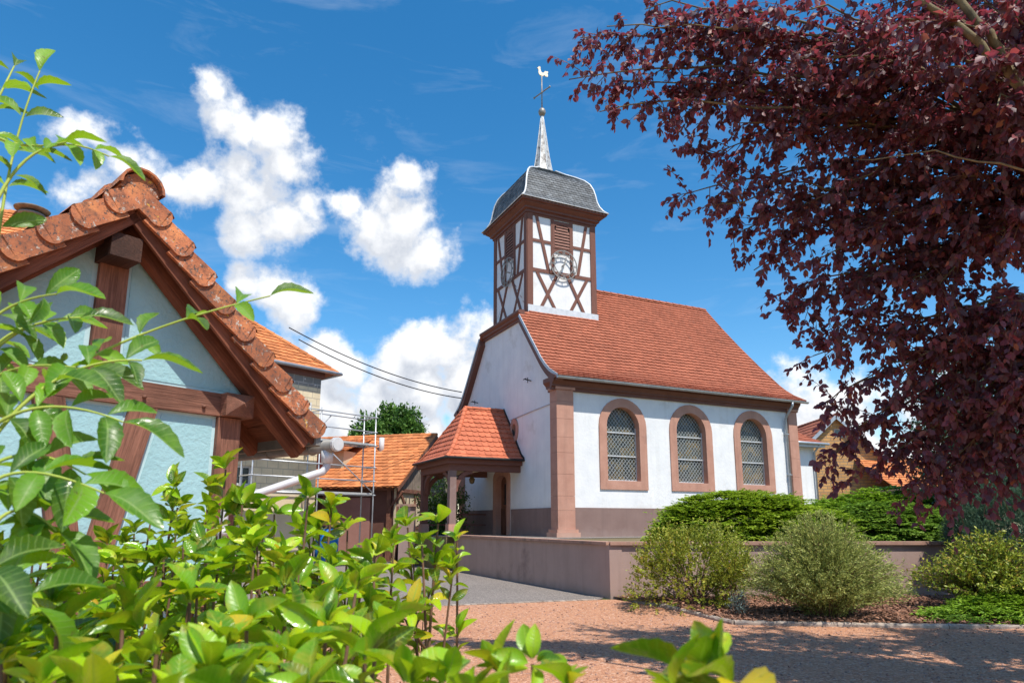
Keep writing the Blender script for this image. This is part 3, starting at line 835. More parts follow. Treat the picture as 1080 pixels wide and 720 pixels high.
mb = MB(); PZ = 2.06
box(mb, CH, .58, 10.5, -.03, -.001, Z0, PZ)
for s in ((.38, 3.56), (5.24, 8.22)): box(mb, CH, -.03, -.001, s[0], s[1], Z0, PZ)
mb.build('plinth', 'plinth_paint', church)


def pilaster(a0, a1, b0, b1, zt=5.95):
    mb = MB(); z = Z0
    box(mb, CH, a0 - .12, a1 + .12, b0 - .12, b1 + .1, Z0, Z0 + .16)
    box(mb, CH, a0 - .07, a1 + .07, b0 - .07, b1 + .06, Z0 + .163, Z0 + .26)
    z = Z0 + .262
    while z < zt - .05:
        h = min(random.uniform(.45, .75), zt - z); box(mb, CH, a0, a1, b0, b1, z, z + h - .006); z += h
    box(mb, CH, a0 - .05, a1 + .05, b0 - .05, b1 + .05, zt, zt + .10)
    return mb.build('pilaster', 'sandstone', church)


pilaster(-.10, .55, -.10, .36); pilaster(-.10, .40, 8.24, 8.7); pilaster(10.55, 11.03, -.09, .4)

# windows
for k, c in enumerate(WINS):
    mb = MB()
    plate(mb, arch(c, WW, WZ0, WZ1), [arch(c, WW - .62, WZ0 + .30, WZ1 - .31)], south, -.30, .045)
    fr_ = mb.build('window', 'sandstone', church)
    mb = MB(); plate(mb, arch(c, WW - .6, WZ0 + .28, WZ1 - .30), [], south, -.29, -.25); mb.build('glass', 'church_glass', fr_)
    mb = MB(); w = WW - .62; z0, z1 = WZ0 + .30, WZ1 - .31; h = w / 2

    def span(z):
        if z <= z1 - h: return h
        d = z - (z1 - h); return math.sqrt(max(0, h * h - d * d))
    for dirn in (1, -1):
        for i in range(-22, 44):
            zz = z0 + i * .165; ptsl = []
            for s_ in range(61):
                x = -h + w * s_ / 60; z = zz + dirn * 1.15 * (x + (h if dirn > 0 else -h))
                if z0 <= z <= z1 and abs(x) <= span(z): ptsl.append((x, z))
            if len(ptsl) > 1:
                beam(mb, south(c + ptsl[0][0], ptsl[0][1], -.205), south(c + ptsl[-1][0], ptsl[-1][1], -.205), .013, .010, CH.b)
    mb.build('wire_guard', 'wire_mesh', fr_)
    mb = MB()
    for z in (z0 + .02, z0 + .86, z0 + 1.68):
        beam(mb, south(c - span(z), z, -.19), south(c + span(z), z, -.19), .035, .05, CH.b)
    for sx in (-1, 1): beam(mb, south(c + sx * (h - .015), z0, -.195), south(c + sx * (h - .015), z1 - h, -.195), .03, .03, CH.b)
    mb.build('saddle_bar', 'pale_lead', fr_)

# door
mb = MB(); plate(mb, arch(4.4, 1.5, Z0, 3.62, .36, 10), [arch(4.4, .98, Z0 - .001, 3.36, .26, 10)], west, -.3, .05)
dr = mb.build('door', 'sandstone', church)
mb = MB()
plate(mb, arch(4.4, .98, Z0 + .02, 3.36, .26, 10), [[(4.12, 2.25), (4.68, 2.25), (4.68, 3.05), (4.12, 3.05)]], west, -.28, -.2)
for i in range(5): box(mb, CH, .175, .20, 3.95 + i * .19, 3.95 + i * .19 + .165, Z0 + .05, 2.1)
mb.build('leaf', 'door_wood', dr)
mb = MB(); box(mb, CH, .24, .25, 4.1, 4.7, 2.2, 3.08); mb.build('pane', 'window_dark', dr)
mb = MB(); tube(mb, [CH(.12, 4.0, 2.15), CH(.12, 4.14, 2.15)], .015); mb.build('handle', 'dark_iron', dr)

# oculus
mb = MB(); o2 = [(OC_C[0] + .33 * math.cos(2 * math.pi * i / 24), OC_C[1] + .45 * math.sin(2 * math.pi * i / 24)) for i in range(24)]
o3 = [(OC_C[0] + .17 * math.cos(2 * math.pi * i / 24), OC_C[1] + .24 * math.sin(2 * math.pi * i / 24)) for i in range(24)]
plate(mb, o2, [o3], west, -.25, .05); oo = mb.build('round_window', 'sandstone', church); oo['label'] = 'small oval sandstone window above the porch roof'
mb = MB(); plate(mb, [(OC_C[0] + .2 * math.cos(2 * math.pi * i / 24), OC_C[1] + .27 * math.sin(2 * math.pi * i / 24)) for i in range(24)], [], west, -.24, -.2); mb.build('glass', 'window_dark', oo)

# cornice under the south and north eaves, and its return on the gable
CP = [(0, 5.93), (.09, 5.93), (.09, 6.02), (.16, 6.04), (.16, 6.10), (.27, 6.22), (.27, 6.27), (.38, 6.29), (.38, 6.36), (0, 6.5)]
mb = MB()
extrude_profile(mb, CP, lambda u, v, w: CH(u, -v, w), -.30, 11.1)
extrude_profile(mb, CP, lambda u, v, w: CH(u, 8.6 + v, w), -.30, 11.1)
extrude_profile(mb, CP[:6] + [(.27, 6.36), (0, 6.40)], lambda u, v, w: CH(-v - .001, u, w), -.02, .52)
extrude_profile(mb, CP[:6] + [(.27, 6.36), (0, 6.40)], lambda u, v, w: CH(-v - .001, u, w), 8.08, 8.62)
# mouldings at the head of the gable, below the tower
TC = [(0, 9.10), (.08, 9.10), (.08, 9.17), (.16, 9.21), (.16, 9.27), (.26, 9.35), (.26, 9.43), (0, 9.46)]
extrude_profile(mb, TC, lambda u, v, w: CH(-v - .002, u, w), 2.42, 6.18)
mb.build('cornice', 'brown_paint', church)
for sgn in (1, -1):                                    # boards under the verges
    mb = MB()
    mpb = (lambda s: (lambda v: HALF - s * (HALF - v)))(sgn)
    for (p, q) in zip(PROF[:5], PROF[1:6]):
        A_ = [CH(-.24, mpb(p[0]), p[1] - .03), CH(-.24, mpb(q[0]), q[1] - .03), CH(-.24, mpb(q[0] + .07), q[1] - .26), CH(-.24, mpb(p[0] + .07), p[1] - .26 + (.12 if p is PROF[0] else 0))]
        B_ = [x + CH.a * .238 for x in A_]
        mb.add(A_ + B_, [(0, 1, 2, 3), (7, 6, 5, 4), (0, 4, 5, 1), (1, 5, 6, 2), (2, 6, 7, 3), (3, 7, 4, 0)])
    mb.build('verge_board', 'brown_paint', church)
    mb = MB()
    for (p, q) in zip(PROF[:5], PROF[1:6]): beam(mb, CH(-.255, mpb(p[0]), p[1] + .02), CH(-.255, mpb(q[0]), q[1] + .02), .03, .10, Vector((0, 0, 1)))
    mb.build('verge_flashing', 'zinc', church)

# roof
mb = MB(); lims = [(-.24 if p[1] < 9.35 else .30, a_) for p, a_ in zip(PROF, AHI)]
PR2 = PROF[:6] + [(2.55, 9.36), (2.56, 9.372)] + PROF[6:]; A2 = AHI[:6] + [10.59, 10.59] + AHI[6:]
L2 = [(-.24, a_) for a_ in A2[:7]] + [(.30, a_) for a_ in A2[7:]]
tile_slope(mb, PR2, L2, lambda u, o_, z: CH(u, o_, z), .2, .2, .036, .025, .06)
mb.build('roof', 'roof_tile', church)
rf = MB()
tile_slope(rf, PR2, L2, lambda u, o_, z: CH(u, 8.6 - o_, z), .3, .4, .03, .02, .045)
rl = [(-p[0] + 0, 0) for p in PROF]
tile_slope(rf, [(-a_, p[1]) for a_, p in zip(AHI, PROF)], [(p[0], 8.6 - p[0] + .001) for p in PROF], lambda u, o_, z: CH(-o_, u, z), .3, .3, .03, .02, .045)
ridge_caps(rf, CH(3.3, 4.3, 11.47), CH(10.52, 4.3, 11.47), .12, .38)
rf.build('roof', 'roof_tile', church)
mb = MB()
for i in range(len(PROF) - 1):
    for s in (0, 1):
        f_ = (lambda p: p[0]) if s == 0 else (lambda p: 8.6 - p[0])
        tube(mb, [CH(AHI[i] + .005, f_(PROF[i]), PROF[i][1] + .04), CH(AHI[i + 1] + .005, f_(PROF[i + 1]), PROF[i + 1][1] + .04)], .05, 6)
mb.build('hip_flashing', 'roof_tile', church)
mb = MB()                                              # rainwater goods
gp = [CH(-.28, -.50, 6.31), CH(11.25, -.50, 6.31)]
n = 8; vs = []; fs = []
for e in gp:
    for i in range(n + 1):
        t_ = math.pi * i / n; vs.append(e + CH.b * (math.cos(t_) * .075) - Vector((0, 0, math.sin(t_) * .075)))
    for i in range(n + 1):
        t_ = math.pi * i / n; vs.append(e + CH.b * (math.cos(t_) * .066) - Vector((0, 0, math.sin(t_) * .066)))
m_ = 2 * (n + 1)
for i in range(n): fs += [(i, i + 1, m_ + i + 1, m_ + i), (n + 1 + i, m_ + n + 1 + i, m_ + n + 2 + i, n + 2 + i)]
fs += [(0, m_, m_ + n + 1, n + 1), (n, 2 * n + 1, m_ + 2 * n + 1, m_ + n)]
fs += [tuple(range(n + 1))[::-1], tuple(range(m_, m_ + n + 1))]
mb.add(vs, fs)
gut = mb.build('gutter', 'zinc', church)
mb = MB()
tube(mb, [CH(10.38, -.50, 6.25), CH(10.38, -.50, 6.12), CH(10.38, -.18, 5.75), CH(10.38, -.10, 5.6), CH(10.38, -.10, Z0 + .1)], .05, 10)
for z in (1.9, 3.4, 5.0): box(mb, CH, 10.31, 10.45, -.16, -.001, z, z + .03)
mb.build('downpipe', 'zinc', church)
# small ironwork and cable on the gable
for u, z in ((1.93, 6.62), (6.9, 6.6)):
    mb = MB(); tube(mb, [CH(0, u, z), CH(-.32, u - .1, z + .02)], .022, 6); tube(mb, [CH(-.16, u - .05, z - .1), CH(-.16, u - .05, z + .1)], .016, 6); tube(mb, [CH(-.30, u - .2, z + .02), CH(-.30, u + .02, z + .02)], .018, 6)
    mb.build('wall_anchor', 'dark_iron', church)
mb = MB(); tube(mb, [CH(-.02, .0, 5.60), CH(-.02, .34, 5.54), CH(-.02, 1.6, 5.50), CH(-.02, 2.8, 5.44), CH(-.02, 3.6, 5.40)], .017, 6)
mb.build('wall_cable', 'zinc', church)

# sacristy at the east end
mb = MB(); box(mb, CH, LCH + .002, 13.15, 1.0, 7.6, Z0, 4.82); sac = mb.build('sacristy', 'white_plaster', church)
mb = MB(); box(mb, CH, LCH + .05, 13.17, .975, .999, Z0, 2.06); mb.build('plinth', 'plinth_paint', sac)
mb = MB()
SP = [(.62, 4.86), (1.0, 5.06), (2.0, 5.75), (4.3, 7.35)]; SA = [13.5, 13.2, 12.5, 11.0]
tile_slope(mb, SP, [(10.9, a_) for a_ in SA], lambda u, o_, z: CH(u, o_, z), .2, .2, .03, .02, .045)
tile_slope(mb, SP, [(10.9, a_) for a_ in SA], lambda u, o_, z: CH(u, 8.6 - o_, z), .2, .3, .03, .02, .045)
tile_slope(mb, [(-a_, p[1]) for a_, p in zip(SA, SP)], [(p[0], 8.601 - p[0]) for p in SP], lambda u, o_, z: CH(-o_, u, z), .2, .3, .03, .02, .045)
mb.build('roof', 'roof_tile', sac)
mb = MB(); tube(mb, [CH(10.95, .56, 4.84), CH(13.56, .56, 4.84)], .06, 8); tube(mb, [CH(13.05, .56, 4.82), CH(13.05, .9, 4.5), CH(13.05, .92, Z0)], .045, 8)
box(mb, CH, LCH + .002, 13.4, .62, 1.0, 4.70, 4.80); mb.build('gutter', 'zinc', sac)

# ------------------------------------------------------------------ bell tower
TR = 1.55; TA, TB = 1.85, 4.3; TZ0, TZ1 = 8.9, 13.75
mb = MB(); box(mb, CH, TA - TR, TA + TR, TB - TR, TB + TR, TZ0, TZ1)
tower = mb.build('tower', 'white_plaster', church)
# faces of the tower: (u along the face from left to right seen from outside, v up, w out)
FACES = [lambda u, v, w: CH(TA + u, TB - TR - w, v), lambda u, v, w: CH(TA - TR - w, TB - u, v), lambda u, v, w: CH(TA - u, TB + TR + w, v), lambda u, v, w: CH(TA + TR + w, TB + u, v)]
for fi, mp in enumerate(FACES):
    mb = MB()
    nrm_ = mp(0, 0, 1) - mp(0, 0, 0)

    def tb(u0, z0, u1, z1, w=.14, d=.05, k=0):
        if w < .2: w *= .82
        beam(mb, mp(u0, z0, .004 + .0017 * k), mp(u1, z1, .004 + .0017 * k), w, d, nrm_)
    e = TR - .10
    tb(-e, TZ0, -e, 13.66, .24, .06, 9); tb(e, TZ0, e, 13.66, .24, .06, 9)
    tb(-e, 13.60, e, 13.60, .16, .05, 2); tb(-e, 11.27, e, 11.27, .17, .05, 3); tb(-e, 9.62, e, 9.62, .16, .05, 3)
    tb(-e, 12.50, -.50, 12.50, .14, .05, 4); tb(.50, 12.50, e, 12.50, .14, .05, 4)
    tb(-.44, 11.3, -.44, 13.6, .16, .055, 6); tb(.44, 11.3, .44, 13.6, .16, .055, 6)
    tb(-.44, 12.22, .44, 12.22, .18, .05, 5); tb(-.44, 13.42, .44, 13.42, .17, .05, 5)
    tb(-1.16, 13.58, -.63, 11.33, .15, .05, 7); tb(1.16, 13.58, .72, 11.33, .15, .05, 7)
    for sx in (-1, 1):
        tb(sx * 1.14, 11.2, sx * .30, 9.68, .15, .05, 1); tb(sx * .24, 11.2, sx * 1.02, 9.68, .15, .05, 8)
    mb.build('timber_frame', 'beam_brown', tower)
    mb = MB()
    for i in range(8):
        z = 12.36 + i * .125; w_ = .345 if z < 13.0 else .28
        A_ = [mp(-w_, z, .045), mp(w_, z, .045), mp(w_, z + .10, .004), mp(-w_, z + .10, .004)]; B_ = [p + Vector((0, 0, .02)) for p in A_]
        mb.add(A_ + B_, [(3, 2, 1, 0), (4, 5, 6, 7), (0, 1, 5, 4), (1, 2, 6, 5), (2, 3, 7, 6), (3, 0, 4, 7)])
    mb.build('louvre', 'louvre_paint', tower)
    mb = MB(); plate(mb, arch(0, .74, 12.30, 13.36, .13, 8), [], mp, .001, .003); mb.build('louvre_shade_sheet', 'painted_shade', tower)  # flat near-black sheet on the wall paints the shade behind the slats
    mb = MB(); plate(mb, [(-.45, 12.3), (.45, 12.3), (.45, 13.44), (-.45, 13.44)], [arch(0, .70, 12.33, 13.35, .13, 8)], mp, .02, .05); mb.build('louvre_frame', 'beam_brown', tower)
    if fi < 2:
        # skeleton clock: two rings, the numerals between them, two hands
        CZ = 11.62; mb = MB(); RO, RI = .58, .41

        def ring(r, w):
            k = 40
            plate(mb, [(math.cos(2 * math.pi * i / k) * (r + w), CZ + math.sin(2 * math.pi * i / k) * (r + w)) for i in range(k)], [[(math.cos(2 * math.pi * i / k) * r, CZ + math.sin(2 * math.pi * i / k) * r) for i in range(k)]], mp, .13, .155)
        ring(RO, .035); ring(RI, .028)
        NUM = ['XII', 'I', 'II', 'III', 'IV', 'V', 'VI', 'VII', 'VIII', 'IX', 'X', 'XI']
        wid = {'I': .034, 'V': .062, 'X': .062}
        for h_ in range(12):
            th_ = math.pi / 2 - h_ * math.pi / 6; s_ = NUM[h_]; tot = sum(wid[c_] for c_ in s_); x = -tot / 2
            rad = Vector((math.cos(th_), math.sin(th_))); tan = Vector((math.sin(th_), -math.cos(th_)))
            rA, rB = RI + .02, RO + .008

            def st(xa, ra, xb, rb, w_):
                pa = rad * ra + tan * xa; pb = rad * rb + tan * xb
                beam(mb, mp(pa.x, CZ + pa.y, .1425), mp(pb.x, CZ + pb.y, .1425), w_, .02, nrm_)
            for c_ in s_:
                w_ = wid[c_]; m0_, m1_ = x + .008, x + w_ - .008
                if c_ == 'I': st(x + w_ / 2, rA, x + w_ / 2, rB, .017)
                elif c_ == 'V': st((m0_ + m1_) / 2, rA, m0_, rB, .018); st((m0_ + m1_) / 2, rA, m1_, rB, .011)
                else: st(m1_, rA, m0_, rB, .018); st(m0_, rA, m1_, rB, .011)
                x += w_
        for ang in (45, 135, 225, 315):                # stays that hold the dial off the wall
            x, y = math.cos(R(ang)) * .5, math.sin(R(ang)) * .5; tube(mb, [mp(x, CZ + y, .03), mp(x, CZ + y, .135)], .012, 6)
        ck = mb.build('clock', 'clock_metal', tower)
        mb = MB()
        for ang, ln_, w_ in ((17, .36, .05), (210, .52, .035)):
            d_ = Vector((math.sin(R(ang)), math.cos(R(ang)))); p_ = Vector((d_.y, -d_.x)); k_ = .165 if ln_ < .4 else .18
            ol = [-d_ * .12 + p_ * w_ * .4, -d_ * .12 - p_ * w_ * .4, d_ * (ln_ * .6) - p_ * w_ * .5, d_ * (ln_ * .75) - p_ * w_ * .9, d_ * ln_, d_ * (ln_ * .75) + p_ * w_ * .9, d_ * (ln_ * .6) + p_ * w_ * .5]
            plate(mb, [(q.x, CZ + q.y) for q in ol][::-1], [], mp, k_, k_ + .012)
        tube(mb, [mp(0, CZ, .0), mp(0, CZ, .2)], .025, 8); mb.build('clock_hand', 'clock_metal', ck)
# cornice with four mitred sides
mb = MB(); TCO = [(1.60, 13.62), (1.63, 13.62), (1.63, 13.72), (1.72, 13.75), (1.72, 13.82), (1.86, 13.93), (1.86, 13.97), (1.95, 13.99), (1.95, 14.07), (1.55, 14.09), (1.55, 13.62)]


def mitred(mb, prof):
    n = len(prof)
    for q in range(4):
        cs = [(-1, -1), (1, -1), (1, 1), (-1, 1)]; c0, c1 = cs[q], cs[(q + 1) % 4]
        vs = [CH(TA + c0[0] * r, TB + c0[1] * r, z) for r, z in prof] + [CH(TA + c1[0] * r, TB + c1[1] * r, z) for r, z in prof]
        mb.add(vs, [(i, i + n, (i + 1) % n + n, (i + 1) % n) for i in range(n)])


mitred(mb, TCO); mb.build('cornice', 'brown_paint', tower)
mb = MB(); BELL = [(1.97, 14.07), (1.83, 14.21), (1.72, 14.42), (1.65, 14.66), (1.61, 14.95), (1.55, 15.24), (1.45, 15.50), (1.29, 15.71), (1.03, 15.92), (.70, 16.15), (.40, 16.40)]
for q, mp in enumerate([lambda u, o_, z: CH(TA + u, TB + o_, z), lambda u, o_, z: CH(TA + o_, TB - u, z), lambda u, o_, z: CH(TA - u, TB - o_, z), lambda u, o_, z: CH(TA - o_, TB + u, z)]):
    tile_slope(mb, [(-r, z) for r, z in BELL], [(-r, r) for r, z in BELL], mp, .115, .17, .012, .02, .022, .003, wav=.002)
bell = mb.build('bell_roof', 'slate', tower)
mb = MB()
for sx, sy in ((-1, -1), (1, -1), (1, 1), (-1, 1)):
    tube(mb, [CH(TA + sx * (r + .01), TB + sy * (r + .01), z + .02) for r, z in BELL], .038, 8)
for sx, sy, tx, ty in ((-1, -1, 1, -1), (1, -1, 1, 1), (1, 1, -1, 1), (-1, 1, -1, -1)):
    tube(mb, [CH(TA + sx * 2.0, TB + sy * 2.0, 14.085), CH(TA + tx * 2.0, TB + ty * 2.0, 14.085)], .018, 6)
mb.build('hip_roll', 'pale_lead', bell)
mb = MB(); n = 8; prof = [(.50, 16.28), (.40, 16.62), (.31, 17.15), (.20, 18.0), (.09, 18.85), (.045, 19.18)]
lathe(mb, CH, TA, TB, prof, 8, False); spire = mb.build('spire', 'spire_metal', tower)
mb = MB()
for j in range(8):
    t_ = 2 * math.pi * j / 8; tube(mb, [CH(TA + (r + .004) * math.cos(t_), TB + (r + .004) * math.sin(t_), z) for r, z in prof], .016, 6)
mb.build('spire_rib', 'pale_lead', spire)
mb = MB(); lathe(mb, CH, TA, TB, [(.02, 19.15), (.11, 19.20), (.16, 19.31), (.16, 19.41), (.11, 19.51), (.02, 19.56)], 16); mb.build('spire_ball', 'clock_metal', spire)
mb = MB(); tube(mb, [CH(TA, TB, 19.5), CH(TA, TB, 21.2)], .026, 8)
tube(mb, [CH(TA + .12, TB - .5, 20.33), CH(TA - .12, TB + .5, 20.33)], .028, 8)
for s in (-1, 1):
    lathe(mb, CH, TA - s * .12, TB + s * .5, [(.01, 20.27), (.05, 20.33), (.01, 20.39)], 8)
lathe(mb, CH, TA, TB, [(.02, 20.26), (.055, 20.33), (.02, 20.40)], 10)
mb.build('spire_cross', 'clock_metal', spire)
# weathercock, facing left, with body thickness and a fan tail
mb = MB()
ck = [(-.20, .47), (-.27, .44), (-.20, .42), (-.18, .30), (-.19, .20), (-.13, .10), (-.03, .05), (.08, .06), (.15, .12), (.22, .06), (.33, .05), (.36, .14), (.33, .24), (.38, .32), (.30, .36), (.24, .31), (.20, .36), (.14, .28), (.08, .22), (-.02, .25), (-.06, .34), (-.08, .45), (-.06, .52), (-.10, .50), (-.11, .56), (-.14, .51), (-.18, .54)]
wv = Vector((.96, .28, 0)).normalized(); wc = CH(TA, TB, 21.1)
plate(mb, ck[::-1], [], lambda u, v, w: wc + wv * u * .82 + Vector((0, 0, v * .92)) + Vector((-wv.y, wv.x, 0)) * w, -.02, .02)
for sx in (-.02, .06): tube(mb, [wc + wv * .02 + Vector((0, 0, -.02)), wc + wv * sx + Vector((0, 0, .1))], .014, 6)
mb.build('weathercock', 'gilt', spire)
# lead apron where the tower meets the roof
for v0 in (TB - TR - .10, TB + TR + .066):
    mb = MB(); box(mb, CH, TA - TR - .03, TA + TR + .05, v0, v0 + .034, 9.50, 9.79); mb.build('apron_flashing', 'pale_lead', tower)

# ------------------------------------------------------------------ porch of the church
mb = MB()
PA, PB0, PB1 = -2.75, 2.78, 6.02; PZB = 3.36
box(mb, CH, PA, -.01, PB0, PB0 + .2, PZB, 3.70); box(mb, CH, PA, -.01, PB1 - .2, PB1, PZB, 3.70); box(mb, CH, PA + .001, PA + .2, PB0 + .201, PB1 - .201, PZB, 3.70)
box(mb, CH, PA - .14, -.01, PB0 - .15, PB0 - .002, 3.60, 3.80); box(mb, CH, PA - .14, -.01, PB1 + .002, PB1 + .15, 3.60, 3.80); box(mb, CH, PA - .14, PA - .002, PB0 - .001, PB1 + .001, 3.60, 3.80)
porch = mb.build('porch', 'beam_brown', church)
for v in (PB0 + .12, PB1 - .12):
    mb = MB(); box(mb, CH, PA + .01, PA + .25, v - .12, v + .12, Z0 + .42, PZB)
    mb.build('post', 'plinth_paint' if v < 4 else 'beam_brown', porch)
    # curved braces to both beams
    for du, dv in ((1, 0), (0, 1 if v < 4 else -1)):
        k = 7; mb = MB()
        for i in range(k):
            t0_, t1_ = math.pi / 2 * i / k, math.pi / 2 * (i + 1) / k; c0 = (PA + .13, v)
            pt = lambda t_: CH(c0[0] + du * (.12 + .62 * (1 - math.cos(t_))), c0[1] + dv * (.12 + .62 * (1 - math.cos(t_))), PZB - .72 + .70 * math.sin(t_))
            wv_ = CH.b if du else CH.a
            beam(mb, pt(t0_), pt(t1_), .14, .15, wv_.cross((pt(t1_) - pt(t0_)).normalized()))
        mb.build('brace', 'beam_brown', porch)
    mb = MB(); box(mb, CH, PA - .03, PA + .29, v - .16, v + .16, Z0, Z0 + .42); mb.build('post_base', 'sandstone', porch)
mb = MB(); PP = [(2.52, 3.78), (2.75, 3.93), (3.05, 4.30), (3.5, 4.92), (4.3, 5.86)]
def pw(v): return -2.98 + (v - 2.52) * .62                   # west eave runs up to the short ridge
PW = [-2.98, -2.78, -2.52, -2.16, -1.60]
tile_slope(mb, PP, [(w_, .0) for w_ in PW], lambda u, o_, z: CH(u, o_, z), .235, .24, .03, .05, .05)
tile_slope(mb, PP, [(w_, .0) for w_ in PW], lambda u, o_, z: CH(u, 8.6 - o_, z), .235, .24, .03, .05, .05)
tile_slope(mb, [(w_, p[1]) for w_, p in zip(PW, PP)], [(p[0], 8.601 - p[0]) for p in PP], lambda u, o_, z: CH(o_, 8.6 - u, z), .235, .24, .03, .05, .05)
for s in (0, 1):
    hp = [CH(w_, p[0] if s == 0 else 8.6 - p[0], p[1] + .04) for w_, p in zip(PW, PP)]
    for p_, q_ in zip(hp, hp[1:]): ridge_caps(mb, p_, q_, .085, .3)
ridge_caps(mb, CH(-1.62, 4.3, 5.89), CH(0, 4.3, 5.89), .09, .34)
mb.build('porch_roof', 'porch_tile', porch)
mb = MB()
for p_, q_ in zip(PP, PP[1:]):
    beam(mb, CH(-.012, p_[0] - .02, p_[1] + .03), CH(-.012, q_[0] - .02, q_[1] + .03), .02, .17, Vector((0, 0, 1)))
tube(mb, [CH(-3.05, 2.47, 3.79), CH(-.01, 2.47, 3.79)], .045, 8); tube(mb, [CH(-3.04, 2.47, 3.785), CH(-3.04, 6.13, 3.785)], .045, 8); tube(mb, [CH(-3.05, 6.13, 3.79), CH(-.01, 6.13, 3.79)], .045, 8)
mb.build('porch_gutter', 'dark_iron', porch)
mb = MB(); box(mb, CH, PA + .202, -.02, PB0 + .202, PB1 - .202, 3.62, 3.64); box(mb, CH, -1.5, -1.34, PB0 + .203, PB1 - .203, 3.40, 3.615); mb.build('ceiling', 'cream_render', porch)
mb = MB(); tube(mb, [CH(-1.42, 4.0, 3.40), CH(-1.42, 4.0, 3.25)], .012, 6); lathe(mb, CH, -1.42, 4.0, [(.03, 2.98), (.09, 3.02), (.12, 3.16), (.05, 3.24), (.02, 3.26)], 8); mb.build('lantern', 'lamp_brass', porch)
for z in (1.45, 1.86):
    mb = MB(); box(mb, CH, PA + .26, -.03, PB1 - .16, PB1 - .10, z, z + .06); mb.build('rail', 'beam_brown', porch)
# ------------------------------------------------------------------ blue half-timbered shed close by
SH = Fr((-2.1517, 5.0, 0), Vector((.6151, .7884, 0)))    # u along the gable to the right, +v into the back
shed = thing('timber_shed', 'small light blue half-timbered shed with weathered red tile roof behind the leafy shrubs', 'shed', SH(-.9, 0, 0))
UC = -.89; ZR = 3.83; SL = .97; DV = 3.0; VF = -.25       # VF: front of the verge
rz = lambda d: ZR - SL * abs(d)
mb = MB(); under = lambda d: rz(d) - .13
plate(mb, [(UC - 1.0, 0), (UC + 1.0, 0), (UC + 1.0, under(1.0)), (UC, under(0)), (UC - 1.0, under(1.0))], [], lambda u, v, w: SH(u, -w, v), -.14, -.03)
box(mb, SH, UC - 1.0, UC - .9, .141, DV, 0, under(1.0)); box(mb, SH, UC + .86, UC + .96, .141, DV, 0, under(1.0)); box(mb, SH, UC - .899, UC + .859, DV - .1, DV, 0, under(1.0))
mb.build('wall', 'blue_edge', shed)


def shrink(poly, d):
    c = Vector((sum(p[0] for p in poly) / len(poly), sum(p[1] for p in poly) / len(poly))); n = len(poly); out = []
    for i in range(n):
        p0, p1, p2 = (Vector(poly[k]) for k in (i - 1, i, (i + 1) % n))
        e0 = (p1 - p0).normalized(); e1 = (p2 - p1).normalized(); n0 = Vector((-e0.y, e0.x)); n1 = Vector((-e1.y, e1.x))
        bis = (n0 + n1); bis = bis / max(.3, bis.length_squared) * 2 * d; out.append((p1.x + bis.x, p1.y + bis.y))
    return out


PAN = []
for s in (1, -1):
    PAN.append([(UC + s * .10, 2.55), (UC + s * .93, 2.55), (UC + s * .93, under(.93) - .1), (UC + s * .10, under(.1) - .1)])
    PAN.append([(UC + s * .12, 2.37), (UC + s * .04, 1.22), (UC + s * .02, 1.22), (UC + s * .02, 2.37)])
    PAN.append([(UC + s * .40, 2.37), (UC + s * .81, 2.37), (UC + s * .81, 1.22), (UC + s * .15, 1.22)])
    PAN.append([(UC + s * .10, .05), (UC + s * .81, .05), (UC + s * .81, 1.0), (UC + s * .10, 1.0)])
PAN = [PAN[i] for i in (0, 2, 3, 4, 6, 7)]
PAN.append([(UC - .20, 2.37), (UC - .03, 1.22), (UC + .03, 1.22), (UC + .20, 2.37)])
mb = MB()
for p in PAN:
    ar = sum(p[i - 1][0] * p[i][1] - p[i][0] * p[i - 1][1] for i in range(len(p)))
    p = p if ar > 0 else p[::-1]
    plate(mb, shrink(p, .022), [], lambda u, v, w: SH(u, -w, v), -.05, -.0255)
mb.build('plaster_panel', 'blue_plaster', shed)
mb = MB(); W_ = .17
tim = lambda p, q, w_, k=0: beam(mb, SH(p[0], .045 - .0015 * k, p[1]), SH(q[0], .045 - .0015 * k, q[1]), w_, .11, -SH.b)
for s in (1, -1):
    tim((UC + s * .905, 0), (UC + s * .905, 2.37), .18, 1)
    tim((UC + s * .29, 2.40), (UC + s * .04, 1.15), W_, 2)
tim((UC - 1.0, 2.46), (UC + 1.0, 2.46), .17, 4); tim((UC - .82, 1.11), (UC + .82, 1.11), .20, 3)
tim((UC, 2.53), (UC, 3.55), .18, 0); tim((UC, .0), (UC, 1.02), .18, 0)
mb.build('timber_frame', 'old_timber', shed)
for u, z in ((-.62, 2.44), (-.2, 2.43), (-1.3, 2.46), (-.9, 2.44)):   # pegs
    mb = MB(); tube(mb, [SH(u, 0, z), SH(u, -.035, z)], .013, 8)
    mb.build('wood_peg', 'old_timber', shed)
mb = MB()                                               # purlin ends standing out of the gable
box(mb, SH, UC - .115, UC + .075, -.22, .3, 3.30, 3.46)
mb.build('ridge_purlin', 'dark_timber', shed); mb = MB()
for s in (-1, 1): box(mb, SH, UC + s * .93 - .11, UC + s * .93 + .11, -.10, DV, 2.375, 2.545)
for s in (-1, 1):
    c_ = UC + s * .93
    pv_ = [SH(c_ - .11, -.1, 2.375), SH(c_ + .11, -.1, 2.375), SH(c_ + .11, -.1, 2.545), SH(c_ - .11, -.1, 2.545), SH(c_, -.15, 2.47)]
    mb.add(pv_, [(0, 1, 4), (1, 2, 4), (2, 3, 4), (3, 0, 4)], [(p.x * 3, p.z * 3, p.y) for p in pv_])
mb.build('purlin', 'old_timber', shed)
mb = MB()                                               # rafters, soffit boards, barge boards
